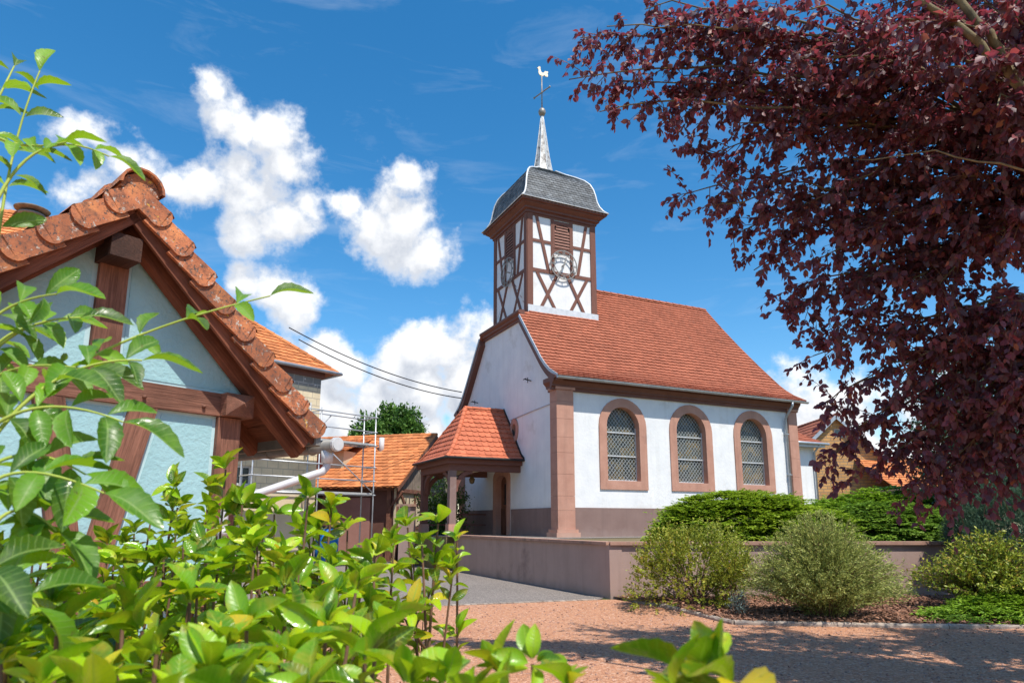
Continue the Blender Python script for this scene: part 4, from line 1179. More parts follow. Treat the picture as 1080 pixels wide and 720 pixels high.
for s in (1, -1):
    tim2 = lambda v, off, w_, d_: beam(mb, SH(UC + s * .01, v, rz(.01) - off), SH(UC + s * 1.50, v, rz(1.50) - off), w_, d_, Vector((0, 0, 1)))
    tim2(-.05, .22, .09, .13)
    for v in (.6, 1.3, 2.0, 2.7): tim2(v, .17, .09, .12)
    for i in range(9):
        d0 = .0 + i * .172; d1 = d0 + .166
        A_ = [SH(UC + s * d0, VF + .04, rz(d0) - .085), SH(UC + s * d1, VF + .04, rz(d1) - .085), SH(UC + s * d1, DV, rz(d1) - .085), SH(UC + s * d0, DV, rz(d0) - .085)]; B_ = [p + Vector((0, 0, -.02)) for p in A_]
        q = random.random() * 20
        tcs = [(d0 + q, q, 0), (d1 + q, q, 0), (d1 + q, q, 3), (d0 + q, q, 3)] * 2
        mb.add(A_ + B_, [(3, 2, 1, 0), (4, 5, 6, 7), (0, 1, 5, 4), (1, 2, 6, 5), (2, 3, 7, 6), (3, 0, 4, 7)], tcs)
mb.build('rafter', 'red_timber', shed)
mb = MB()
for s in (1, -1):
    beam(mb, SH(UC + s * .012, VF + .025, rz(.01) - .185), SH(UC + s * 1.46, VF + .025, rz(1.46) - .185), .028, .15, Vector((0, 0, 1)))
    beam(mb, SH(UC + s * .012, VF + .003, rz(.01) - .145), SH(UC + s * 1.50, VF + .003, rz(1.5) - .145), .016, .07, Vector((0, 0, 1)))
mb.build('barge_board', 'red_timber', shed)
# tiles of the two slopes, then the verge tiles with their rounded cheeks, then the ridge
mb = MB(); HP = [(0, rz(1.56)), (1.56, ZR - .0)]
tile_slope(mb, HP, [(VF + .12, DV + .2)] * 2, lambda u, o_, z: SH(UC + 1.56 - o_, u, z), .235, .18, .022, .07, .03, .006)
tile_slope(mb, HP, [(VF + .12, DV + .2)] * 2, lambda u, o_, z: SH(UC - 1.56 + o_, u, z), .235, .18, .022, .07, .03, .006)
mb.build('roof', 'verge_tile', shed)
mb = MB(); SLN = math.hypot(1, SL)
for s in (1, -1):
    dvec = (SH.a * s - Vector((0, 0, SL))).normalized(); nvec = (SH.a * s * SL + Vector((0, 0, 1))).normalized()
    apex = SH(UC, 0, ZR)
    for i in range(9):
        s1_ = .10 + (i + 1) * .235 - .03 + random.uniform(-.006, .006); s0_ = s1_ - .33; s0_ = max(.02, s0_)
        # cheek outline in (along slope, down from surface), lower end rounded
        dep = .125; ol = [(s0_, -.012), (s1_ - .05, .040)]
        for k in range(9):
            t_ = math.pi / 2 - math.pi * k / 8; ol.append((s1_ - .065 + .065 * math.cos(t_), (.040 - dep) / 2 + (.040 + dep) / 2 * math.sin(t_)))
        ol += [(s1_ - .10, -dep), (s0_, -dep - .03)]
        lean = .026
        mpv = lambda p, w: apex + dvec * p[0] + nvec * p[1] - SH.b * (-VF - .002 + w + lean * (p[0] - s0_) / .33)
        n = len(ol); vs = [mpv(p, .030) for p in ol] + [mpv(p, 0) for p in ol]
        fs = [tuple(range(n)), tuple(range(n, 2 * n))[::-1]] + [(j, j + n, (j + 1) % n + n, (j + 1) % n) for j in range(n)]
        if s < 0: fs = [f_[::-1] for f_ in fs]
        mb.add(vs, fs)
        # top of the tile, running back from the cheek
        tp = [(s0_, -.012), (s1_ - .05, .040), (s1_ - .015, .030)]
        A_ = [mpv(p, .030) for p in tp]; B_ = [mpv(p, 0) + SH.b * .17 for p in tp]; C_ = [mpv((p[0], p[1] - .022), 0) + SH.b * .17 for p in tp]
        mb.add(A_ + B_ + C_, [(0, 1, 4, 3), (1, 2, 5, 4), (3, 4, 7, 6), (4, 5, 8, 7)])
mb.build('verge_tiles', 'verge_tile', shed)
mb = MB(); ridge_caps(mb, SH(UC, VF - .04, ZR - .03), SH(UC, DV + .2, ZR - .03), .135, .36, 9, .30)
plate(mb, [(UC + .125 * math.cos(math.pi * i / 8), ZR - .075 + .125 * math.sin(math.pi * i / 8)) for i in range(9)], [], lambda u, v, w: SH(u, -w, v), -VF - .1, -VF + .030); mb.build('ridge_tiles', 'verge_tile', shed)
mb = MB(); UG = .70
tube(mb, [SH(UG, -.40, 2.195), SH(UG, DV + .1, 2.215)], .054, 10)
for v in (-.1, .5, 1.1, 1.7): tube(mb, [SH(UG + .059 * math.cos(t_), v, 2.2 + .059 * math.sin(t_)) for t_ in [math.pi * k / 8 - math.pi for k in range(9)]], .008, 5)
box(mb, SH, UG - .10, UG - .055, -.28, DV, 2.20, 2.29)
mb.build('gutter', 'zinc_old', shed)
mb = MB(); tube(mb, [SH(UG, -.43, 2.205), SH(UG, -.402, 2.205)], .058, 14, smooth=False); tube(mb, [SH(UG, -.436, 2.205), SH(UG, -.4305, 2.205)], .050, 14, smooth=False); tube(mb, [SH(UG, -.30, 2.16), SH(UG, -.30, 2.06)], [.05, .045], 10)
mb.build('gutter_outlet', 'pale_lead', shed)
mb = MB(); tube(mb, [SH(UG, -.30, 2.10), SH(UG, -.30, 2.03), SH(UG - .03, -.29, 1.99), SH(UG - .10, -.27, 1.965), SH(.12, -.10, 1.77), SH(.05, -.085, 1.745), SH(.005, -.075, 1.71), SH(-.005, -.07, 1.65), SH(-.005, -.07, .1)], .031, 12)
for z in (1.5, .7): tube(mb, [SH(-.005, -.07, z), SH(-.005, -.07, z + .05)], .040, 12)
mb.build('downpipe', 'pale_pipe', shed)

# ------------------------------------------------------------------ half-finished block house and its scaffold
p0 = at(335, 470, 24)
BK = Fr((p0.x, p0.y, 0), Vector((.65, .76, 0)))
bh = thing('block_house', 'unplastered two-storey block house with hipped orange roof behind the scaffold', 'house', BK(-4, 3, 0))
mb = MB()
face = lambda u, v, w: BK(u, -w, v)


def on(fr, v0, px, py):
    d = ray(px, py); n = fr.b; s = ((fr.o + fr.b * v0) - EYE).dot(n) / d.dot(n); p = EYE + d * s; q = p - fr.o
    return (q.dot(fr.a), p.z)


w0 = on(BK, 0, 246, 511); w1 = on(BK, 0, 267, 491)
hole = [(w0[0], w0[1]), (w1[0], w0[1]), (w1[0], w1[1]), (w0[0], w1[1])]
plate(mb, [(-9, 2.7), (0, 2.7), (0, 6.38), (-9, 6.38)], [hole] if w0[1] > 2.75 else [], face, -.3, 0)
box(mb, BK, -.3, -.001, .301, 7, 2.7, 6.38); box(mb, BK, -9, -8.7, .301, 7, 0, 6.38); box(mb, BK, -8.7, -.3, 6.7, 7, 0, 6.38)
mb.build('wall', 'block_masonry', bh)
mb = MB(); box(mb, BK, -9, .0, 0, 7, 6.385, 6.75); mb.build('top_course', 'grey_block', bh)
mb = MB(); box(mb, BK, -9, .003, -.004, 6.9, -.05, 2.695); mb.build('ground_floor', 'cream_render', bh)
mb = MB(); box(mb, BK, -9.1, .1, -.08, 7.08, 6.75, 6.95); box(mb, BK, -9.45, .45, -.24, 7.24, 6.95, 7.0); mb.build('eaves_board', 'brown_paint', bh)
mb = MB(); hp = [(-.30, 6.98), (.2, 7.45), (3.5, 10.2)]; ins = [0, .75, 4.05]
tile_slope(mb, hp, [(-9.55 + i_, .55 - i_) for i_ in ins], lambda u, o_, z: BK(u, o_, z), .24, .26, .03, .03, .05)
tile_slope(mb, hp, [(-9.55 + i_, .55 - i_) for i_ in ins], lambda u, o_, z: BK(u, 7 - o_, z), .4, .4, .03, .03, .05)
tile_slope(mb, [(-.55 - 0 + i_, p[1]) for i_, p in zip(ins, hp)], [(p[0], 7.001 - p[0]) for p in hp], lambda u, o_, z: BK(-o_, u, z), .4, .4, .03, .03, .05)
tile_slope(mb, [(-.55 + i_, p[1]) for i_, p in zip(ins, hp)], [(p[0], 7.001 - p[0]) for p in hp], lambda u, o_, z: BK(-9 + o_, u, z), .4, .4, .03, .03, .05)
ridge_caps(mb, BK(.5, -.26, 7.03), BK(-.2, .2, 7.5), .1, .35); ridge_caps(mb, BK(-.2, .2, 7.5), BK(-3.5, 3.5, 10.25), .1, .35); ridge_caps(mb, BK(-5.5, 3.5, 10.25), BK(-3.5, 3.5, 10.25), .1, .35)
mb.build('roof', 'old_tile', bh)
mb = MB(); tube(mb, [BK(-9.6, -.36, 6.97), BK(.62, -.36, 6.97)], .06, 8); tube(mb, [BK(.62, -.36, 6.97), BK(.62, 7.4, 6.97)], .06, 8); mb.build('gutter', 'zinc', bh)
mb = MB(); plate(mb, hole, [shrink(hole, .07)], face, -.2, -.1)
box(mb, BK, (w0[0] + w1[0]) / 2 - .03, (w0[0] + w1[0]) / 2 + .03, .11, .19, w0[1] + .07, w1[1] - .07)
wf = mb.build('window', 'frame_paint', bh)
mb = MB(); box(mb, BK, w0[0] + .05, w1[0] - .05, .16, .17, w0[1] + .05, w1[1] - .05); mb.build('pane', 'window_dark', wf)
for i in range(9):
    mb = MB(); z = 6.48 + (i % 2) * .16; tube(mb, [BK(-.25 - i * .42, -.001, z), BK(-.25 - i * .42, -.012, z)], .035, 6); mb.build('insulation_dowel', 'frame_paint', bh)

sf = thing('scaffold', 'steel tube scaffold with two decks beside the block house', 'scaffold', BK(0, -.8, 0))
mb = MB()
SA_ = (1.75, -.6, -3.0); SB = (-.35, -1.05)
for i, u in enumerate(SA_):
    for v in SB:
        tube(mb, [BK(u, v, 0), BK(u, v, 5.75 if u > 0 or v > -.5 else 5.5)], .026, 8)
        box(mb, BK, u - .08, u + .08, v - .08, v + .08, 0, .012)
mb.build('standard', 'steel_tube', sf)
mb = MB()
for z in (2.55, 3.05, 3.55, 4.35, 4.85, 5.4):
    tube(mb, [BK(1.85, SB[1], z), BK(-3.1, SB[1], z)], .022, 6)
    if z in (2.55, 4.35, 5.4): tube(mb, [BK(1.85, SB[0], z), BK(-3.1, SB[0], z)], .022, 6)
    for u in SA_: tube(mb, [BK(u, SB[0] + .08, z), BK(u, SB[1] - .08, z)], .022, 6)
mb.build('ledger', 'steel_tube', sf)
mb = MB()
tube(mb, [BK(1.75, -1.08, 2.6), BK(-.6, -1.08, 4.3)], .02, 6); tube(mb, [BK(-.6, -.32, 4.4), BK(.3, -.32, 5.4)], .02, 6)
mb.build('brace', 'steel_tube', sf)
mb = MB()
for z in (2.58, 4.38):
    for v0 in (-1.0, -.68): box(mb, BK, -3.0, 1.75, v0, v0 + .30, z, z + .05)
mb.build('deck', 'deck_plank', sf)

# ------------------------------------------------------------------ old barn across the lane
BN = Fr((-4.88, 28.0, 0), Vector((.964, -.265, 0)))
bn_ = thing('barn', 'old barn with orange tile roof, boarded gable and open front across the lane', 'barn', BN(-4, 3.8, 0))
mb = MB()
box(mb, BN, -9, -.12, 2.2, 7.7, 0, 3.05); box(mb, BN, -3.2, -.12, .25, 2.199, 0, 2.95); mb.build('wall', 'rust_wall', bn_)
mb = MB(); plate(mb, [(.2, 0), (7.7, 0), (7.7, 3.0), (.2, 3.0)], [], lambda u, v, w: BN(w, u, v), -.1, -.0); mb.build('gable_wall', 'cream_render', bn_)
mb = MB()
for i in range(44):
    v0 = .0 + i * .176; zt = 3.16 + .66 * (3.86 - abs(v0 + .08 - 3.86)) - .05
    box(mb, BN, .002 + random.uniform(0, .02), .04 + random.uniform(0, .015), v0, v0 + .165, 2.95 + random.uniform(-.06, .05), max(3.0, zt))
mb.build('gable_boards', 'grey_board', bn_)
mb = MB(); beam(mb, BN(.03, .3, 2.9), BN(.03, 7.6, 2.9), .12, .16)
for p, q in (((.5, 2.9), (2.0, 1.3)), ((3.6, 1.3), (2.2, 2.9)), ((2.1, 0), (2.1, 2.9)), ((.3, 0), (.3, 2.9)), ((.3, 1.35), (7.5, 1.35))): beam(mb, BN(.02, p[0], p[1]), BN(.02, q[0], q[1]), .14, .05, BN.a)
for u in (-8.6, -6.0, -3.3, -.3):
    box(mb, BN, u - .09, u + .09, .12, .30, 0, 2.9)
    beam(mb, BN(u + .05, .2, 2.2), BN(u + .6, .2, 2.85), .1, .12, BN.b)
box(mb, BN, -9, -.1, .10, .32, 2.9, 3.06)
mb.build('timber_frame', 'old_timber', bn_)
mb = MB(); pb = [(-.25, 3.0), (0, 3.13), (3.86, 5.68)]
tile_slope(mb, pb, [(-9.3, .28)] * 3, lambda u, o_, z: BN(u, o_, z), .30, .26, .035, .03, .05, .012)
tile_slope(mb, pb, [(-9.3, .28)] * 3, lambda u, o_, z: BN(u, 7.72 - o_, z), .45, .4, .035, .03, .05)
ridge_caps(mb, BN(-9.3, 3.86, 5.70), BN(.28, 3.86, 5.70), .12, .38)
mb.build('roof', 'old_tile', bn_)
mb = MB()
for p, q in zip(pb, pb[1:]): beam(mb, BN(.26, p[0], p[1] - .10), BN(.26, q[0], q[1] - .10), .03, .17); beam(mb, BN(.26, 7.72 - p[0], p[1] - .10), BN(.26, 7.72 - q[0], q[1] - .10), .03, .17)
mb.build('verge_board', 'old_timber', bn_)
mb = MB()                                              # shed dormer with a red hatch
du0, du1 = -6.2, -3.1; dv = 1.2; zb = 3.13 + .66 * dv
box(mb, BN, du0, du1, dv, dv + 2.2, zb - .2, 4.75); dor = mb.build('dormer', 'cream_render', bn_)
mb = MB(); pd = [(dv - .3, 4.70), (3.86, 5.60)]
tile_slope(mb, pd, [(du0 - .2, du1 + .2)] * 2, lambda u, o_, z: BN(u, o_, z), .28, .26, .035, .03, .05, .01); mb.build('roof', 'old_tile', dor)
mb = MB(); box(mb, BN, du0 + .9, du0 + 2.1, dv - .03, dv - .002, zb - .1, 4.6); mb.build('hatch', 'red_paint', dor)
c_ = BN(-1.95, 2.6, 0); mb = MB(); tube(mb, [(c_.x, c_.y, 4.6), (c_.x, c_.y, 5.45)], .12, 10); mb.build('flue_pipe', 'frame_paint', bn_)
mb = MB(); box(mb, BN, -2.9, -1.2, .225, .249, .2, 2.6); mb.build('door', 'pink_board', bn_)

gp_ = at(429.5, 550, 25)
gpf = Fr((gp_.x, gp_.y, 0), Vector((.95, -.3, 0)))
g_ = thing('gate_pillar', 'mauve plastered gate pillar with a flat cap beside the barn', 'pillar', (gp_.x, gp_.y, 0))
mb = MB(); box(mb, gpf, -.22, .22, -.22, .22, 0, 2.15); mb.build('shaft', 'wall_paint', g_)
mb = MB(); box(mb, gpf, -.29, .29, -.29, .29, 2.151, 2.24); mb.build('cap', 'cap_stone', g_)
mb = MB()
for u in (-.08, .06): tube(mb, [gpf(u, 0, 2.24), gpf(u + .01, 0, 2.52)], .018, 6)
mb.build('finial', 'dark_iron', g_)

bp = at(345, 557, 25.5)
bb = thing('water_barrel', 'bright blue plastic barrel standing in front of the open barn', 'barrel', (bp.x, bp.y, 0))
fz = Fr((bp.x, bp.y, 0), 0.0); mb = MB()
lathe(mb, fz, 0, 0, [(.38, 0), (.42, .04), (.44, .45), (.45, .5), (.44, .55), (.44, .95), (.45, 1.0), (.44, 1.05), (.42, 1.38), (.38, 1.42)], 20); mb.build('drum', 'blue_plastic', bb)
mb = MB(); lathe(mb, fz, 0, 0, [(.43, 1.36), (.445, 1.37), (.445, 1.43), (.43, 1.45)], 20); mb.build('rim', 'dark_iron', bb)

hr = thing('handrail', 'thin steel handrail at the foot of the porch steps', 'handrail', at(452, 590, 24))
a_ = at_z(456, 598, 0); b_ = a_ + Vector((-.5, .9, 0))
for p in (a_, b_):
    mb = MB(); tube(mb, [(p.x, p.y, 0), (p.x, p.y, 1.0)], .022, 8); mb.build('post', 'steel_tube', hr)
for z in (1.0, .5):
    mb = MB(); tube(mb, [(a_.x, a_.y, z), (b_.x, b_.y, z)], .02, 8); mb.build('rail', 'steel_tube', hr)

# ------------------------------------------------------------------ house top behind the shed
p0 = at(52, 231, 13)
HH = Fr((p0.x, p0.y, 0), Vector((.9, .436, 0)))
hz_ = p0.z
ho = thing('house', 'house with fine orange tiles and round chimney cowl rising behind the shed', 'house', HH(-4, 0, 0))
mb = MB(); box(mb, HH, -8, -.3, -2.6, 2.6, 0, hz_ - 2.3)
plate(mb, [(-2.6, hz_ - 2.4), (2.6, hz_ - 2.4), (0, hz_ - .12)], [], lambda u, v, w: HH(w, u, v), -.5, -.31); mb.build('wall', 'cream_render', ho)
mb = MB(); q_ = [(0, hz_ - 2.75), (3.1, hz_)]
tile_slope(mb, q_, [(-8.2, 0)] * 2, lambda u, o_, z: HH(u, -3.1 + o_, z), .15, .17, .018, .02, .03, .003)
tile_slope(mb, q_, [(-8.2, 0)] * 2, lambda u, o_, z: HH(u, 3.1 - o_, z), .3, .3, .018, .02, .03, .003)
ridge_caps(mb, HH(-8.2, 0, hz_), HH(0, 0, hz_), .1, .33); mb.build('roof', 'old_tile', ho)
mb = MB(); cpp = at(33, 229, 12.7); f2 = Fr((cpp.x, cpp.y, 0), 0.)
lathe(mb, f2, 0, 0, [(.20, cpp.z - .5), (.20, cpp.z + .02), (.24, cpp.z + .03), (.24, cpp.z + .06)], 14); chn = mb.build('chimney', 'zinc_old', ho)
mb = MB(); lathe(mb, f2, 0, 0, [(.20, cpp.z + .11), (.30, cpp.z + .13), (.32, cpp.z + .16), (.18, cpp.z + .22), (.03, cpp.z + .24)], 18)
for k in range(3): tube(mb, [f2(.15 * math.cos(k * 2.1), .15 * math.sin(k * 2.1), cpp.z + .05), f2(.15 * math.cos(k * 2.1), .15 * math.sin(k * 2.1), cpp.z + .14)], .015, 6)
mb.build('cowl', 'bark', chn)

# ------------------------------------------------------------------ ochre brick building to the right
BR = Fr((18.5, 38.0, 0), 0.0)
br = thing('brick_house', 'ochre brick gabled house standing beyond the churchyard on the right', 'house', (18.5, 40, 0))
mb = MB(); plate(mb, [(-4.6, 0), (4.6, 0), (4.6, 3.3), (0, 7.55), (-4.6, 3.3)], [[(-.05, 6.35), (.65, 6.35), (.65, 7.0 - .15), (-.05, 7.0 - .15)], [(-2.6, 3.2), (-1.6, 3.2), (-1.6, 4.5), (-2.6, 4.5)]], lambda u, v, w: BR(u, -w, v), -.3, 0)
box(mb, BR, -4.6, -4.3, .301, 10, 0, 3.3); box(mb, BR, 4.3, 4.6, .301, 10, 0, 3.3); mb.build('wall', 'ochre_brick', br)
mb = MB(); qb = [(-4.95, 2.98), (0, 7.60)]
tile_slope(mb, qb, [(-.25, 10.2)] * 2, lambda u, o_, z: BR(o_, u, z), .35, .35, .03, .03, .05)
tile_slope(mb, qb, [(-.25, 10.2)] * 2, lambda u, o_, z: BR(-o_, u, z), .35, .35, .03, .03, .05)
ridge_caps(mb, BR(0, -.25, 7.62), BR(0, 10.2, 7.62), .12, .4); mb.build('roof', 'roof_tile', br)
mb = MB(); beam(mb, BR(-4.95, -.27, 2.9), BR(0, -.27, 7.5), .03, .18); beam(mb, BR(4.95, -.27, 2.9), BR(0, -.27, 7.5), .03, .18); mb.build('verge_board', 'zinc', br)
for hw in ([(-.05, 6.35), (.65, 6.35), (.65, 6.85), (-.05, 6.85)], [(-2.6, 3.2), (-1.6, 3.2), (-1.6, 4.5), (-2.6, 4.5)]):
    mb = MB(); plate(mb, hw, [shrink(hw, .07)], lambda u, v, w: BR(u, -w, v), -.2, -.08); wq = mb.build('window', 'frame_paint', br)
    mb = MB(); box(mb, BR, hw[0][0] + .05, hw[1][0] - .05, .14, .15, hw[0][1] + .05, hw[2][1] - .05); mb.build('pane', 'window_dark', wq)
LT = Fr((22.2, 35.5, 0), Vector((.995, .1, 0)))
lt = thing('outbuilding', 'low outbuilding with orange roof and grey fascia half hidden by purple leaves', 'outbuilding', LT(2, 2, 0))
mb = MB(); box(mb, LT, -2.2, 6, 0, 4, 0, 3.3); mb.build('wall', 'cream_render', lt)
mb = MB(); tile_slope(mb, [(-.4, 3.35), (3, 5.2)], [(-2.5, 6.3)] * 2, lambda u, o_, z: LT(u, o_, z), .3, .3, .03, .03, .05); tile_slope(mb, [(-.4, 3.35), (3, 5.2)], [(-2.5, 6.3)] * 2, lambda u, o_, z: LT(u, 6 - o_, z), .4, .4, .03, .03, .05); mb.build('roof', 'old_tile', lt)
mb = MB(); box(mb, LT, -2.5, 6.3, -.46, -.42, 3.12, 3.34); mb.build('fascia', 'grey_board', lt)

# overhead wires from the church to the block house
wA = CH(-.1, 8.55, 7.35); pw_ = thing('power_line', 'pair of thin black overhead wires from church gable to block house roof', 'power line', wA)
for dz, tgt in ((0, BK(-.5, 1.6, 8.9)), (-.28, BK(-.3, 1.2, 8.4))):
    mb = MB(); P_ = wA + Vector((0, 0, dz)); pts = []
    for i in range(25):
        t_ = i / 24; p = P_.lerp(tgt, t_); pts.append(p - Vector((0, 0, .35 * 4 * t_ * (1 - t_))))
    tube(mb, pts, .022, 6); mb.build('wire', 'cable', pw_)
# ------------------------------------------------------------------ vegetation
def quad_pts(c0, c1, c2, n):
    t_ = np.linspace(0, 1, n)[:, None]; c0, c1, c2 = map(np.array, (c0, c1, c2))
    return (1 - t_) ** 2 * c0 + 2 * t_ * (1 - t_) * c1 + t_ ** 2 * c2


def sprigs(cen, dirs, length, nleaf, ll, spread=.8, flat=.3, taper=.5):
    """leaves along short sprigs: arrays (pos, axis, normal, len)"""
    n = len(cen); f = RNG.random((n, nleaf)); L = np.broadcast_to(length, (n,))
    d = unit(np.asarray(dirs, float))
    q = rdir(n * nleaf).reshape(n, nleaf, 3)
    pos = cen[:, None, :] + d[:, None, :] * (f * L[:, None])[..., None]
    ax = unit(d[:, None, :] + q * spread)
    nn = unit(q * flat + np.array([0, 0, 1.0]) + rdir(n * nleaf).reshape(n, nleaf, 3) * .5)
    ln = ll * (1 - taper * f) * RNG.uniform(.7, 1.25, (n, nleaf))
    return pos.reshape(-1, 3), ax.reshape(-1, 3), nn.reshape(-1, 3), ln.ravel(), np.repeat(np.arange(n), nleaf)


def lumpy(c, r, n, lumps=9, amp=.22, zmin=-.2, seed=0):
    """points and outward directions over an uneven rounded form"""
    rg = np.random.default_rng(seed); ld = unit(rg.normal(size=(lumps, 3))); la = rg.uniform(.4, 1, lumps) * amp
    d = rdir(n * 3); d = d[d[:, 2] > zmin][:n]
    k = 1 - amp * .5 + (np.maximum(0, d @ ld.T - .6) * 2.5 * la).sum(1)
    p = np.array(c) + d * np.array(r) * k[:, None]
    return p, unit(d / np.array(r))


def shrub(name, label, cat, base, c, r, m, nsp, nleaf, ll, wr, slen, spread=.8, updir=.4, out=.6, lumps=9, amp=.25, depth=.35, group=None, seed=1, stem='twig_brown', nst=6, tmpl=LEAF_SMALL, zmin=-.35, stemr=.02):
    t = thing(name, label, cat, base, group)
    p, d = lumpy(c, r, nsp, lumps, amp, zmin, seed)
    sh = 1 - RNG.random(len(p)) ** 2 * depth
    p = np.array(c) + (p - np.array(c)) * sh[:, None]
    keep = p[:, 2] > base[2] + .02; p, d = p[keep], d[keep]
    dd = unit(d * out + rdir(len(d)) * .35 + np.array([0, 0, updir]))
    pos, ax, nn, ln, idx = sprigs(p, dd, slen * RNG.uniform(.6, 1.3, len(p)), nleaf, ll, spread)
    rn = np.clip(RNG.random(len(p))[idx] * .45 + RNG.random(len(pos)) * .55, 0, 1)
    foliage('foliage', m, t, *tmpl, pos, ax, nn, ln, ln * wr, rn)
    mb = MB()
    for i in range(nst):
        k = RNG.integers(len(p)); b0 = np.array(base) + RNG.normal(size=3) * np.array([r[0], r[1], 0]) * .12
        e = p[k]; mid = b0 * .45 + e * .55 + np.array([0, 0, .15 * r[2]])
        tube(mb, [tuple(x) for x in quad_pts(b0, mid, e, 7)], [stemr * (1 - .75 * j / 6) for j in range(7)], 6)
    mb.build('stem', stem, t)
    return t


def layered(name, label, cat, base, c, r, m, nclump, nsp, ll, wr, rad, zmin=-.12, seed=1, group=None, stem='twig_brown', droop=.25, amp=.25):
    """spreading conifer: shelves of flat sprays, one above the other"""
    t = thing(name, label, cat, base, group); rg = np.random.default_rng(seed)
    p, d = lumpy(c, r, nclump, 12, amp, zmin, seed); sh = 1 - rg.random(len(p)) ** 1.8 * .38
    p = np.array(c) + (p - np.array(c)) * sh[:, None]; keep = p[:, 2] > base[2] + .01; p, d = p[keep], d[keep]; n = len(p)
    az = np.arctan2(d[:, 1], d[:, 0])[:, None] + rg.normal(size=(n, nsp)) * .75
    dz = d[:, 2:3] * .35 - droop * rg.random((n, nsp)) + .10
    sd = unit(np.stack([np.cos(az), np.sin(az), dz], -1)).reshape(-1, 3)
    st = np.repeat(p, nsp, 0) + rg.normal(size=(n * nsp, 3)) * np.array([rad * .45, rad * .45, .02])
    L = rad * rg.uniform(.6, 1.25, n * nsp); nl = 9
    f = rg.random((n * nsp, nl)); pos = st[:, None, :] + sd[:, None, :] * (f * L[:, None])[..., None] - np.array([0, 0, 1.]) * (f ** 2 * L[:, None] * .18)[..., None]
    sidev = unit(np.cross(sd, [0, 0, 1.0])); sg = np.where(rg.random((n * nsp, nl)) < .5, 1, -1)[..., None]
    ax = unit(sd[:, None, :] + sidev[:, None, :] * sg * rg.uniform(.2, .9, (n * nsp, nl))[..., None] + rg.normal(size=(n * nsp, nl, 3)) * .16)
    nn = unit(np.array([0, 0, 1.0]) + d.repeat(nsp, 0)[:, None, :] * .45 + rg.normal(size=(n * nsp, nl, 3)) * .38)
    pos, ax, nn = pos.reshape(-1, 3), ax.reshape(-1, 3), nn.reshape(-1, 3); ln = rg.uniform(.65, 1.3, len(pos)) * ll
    rn = np.clip(np.repeat(rg.random(n), nsp * nl) * .4 + f.ravel() * .35 + rg.random(len(pos)) * .3, 0, 1)
    foliage('foliage', m, t, *LEAF_SMALL, pos, ax, nn, ln, ln * wr, rn)
    mb = MB()
    for k in range(0, n, max(1, n // 14)):
        b0 = np.array(base) + rg.normal(size=3) * np.array([r[0], r[1], 0]) * .15; e = p[k]
        tube(mb, [tuple(x) for x in quad_pts(b0, b0 * .4 + e * .6 + np.array([0, 0, .1]), e, 7)], [.028 * (1 - .8 * j / 6) for j in range(7)], 6)
    mb.build('stem', stem, t)
    return t


G1 = 'shrubs in the planting bed'
layered('juniper', 'broad rounded bright green juniper spreading under the church windows', 'shrub', (5.72, 16.7, 1.1), (5.72, 16.75, 1.10), (2.15, 1.35, 1.02), 'juniper_leaf', 1500, 15, .08, .42, .24, seed=3, amp=.13)
layered('juniper', 'second wide green juniper on the terrace, partly in shade, right of the broad one', 'shrub', (9.45, 17.1, 1.1), (9.45, 17.1, 1.10), (1.75, 1.25, .98), 'shaded_juniper_leaf', 1150, 15, .08, .42, .24, seed=5, amp=.13)
layered('juniper', 'yellow-green juniper behind the shaded one in front of the brick house', 'shrub', (10.6, 19.3, 1.1), (10.6, 19.3, 1.2), (2.2, 1.2, 1.15), 'mat_leaf', 900, 14, .095, .42, .28, seed=6, amp=.15)
shrub('yew', 'dark blue-green dense yew at the right end of the wall', 'shrub', (10.4, 13.9, .05), (10.5, 13.9, 1.05), (1.35, 1.1, 1.35), 'yew_leaf', 7500, 13, .075, .28, .18, .7, .5, .8, 16, .35, .3, seed=8)
shrub('barberry', 'yellow-green twiggy shrub with reddish leaf tips against the wall corner', 'shrub', (3.45, 13.35, .05), (3.45, 13.4, .60), (1.0, .78, .78), 'barberry_leaf', 1700, 9, .078, .60, .28, .9, .5, .8, 12, .55, .65, group=G1, seed=10, nst=40, stemr=.012, zmin=-.75)
shrub('barberry', 'small sparse yellow-green shrub between the twiggy one and the grey-green one', 'shrub', (4.05, 12.7, .05), (4.05, 12.7, .55), (.38, .36, .55), 'barberry_leaf', 520, 9, .055, .5, .2, .9, .6, .7, 6, .35, .7, group=G1, seed=11, nst=18, stemr=.010)
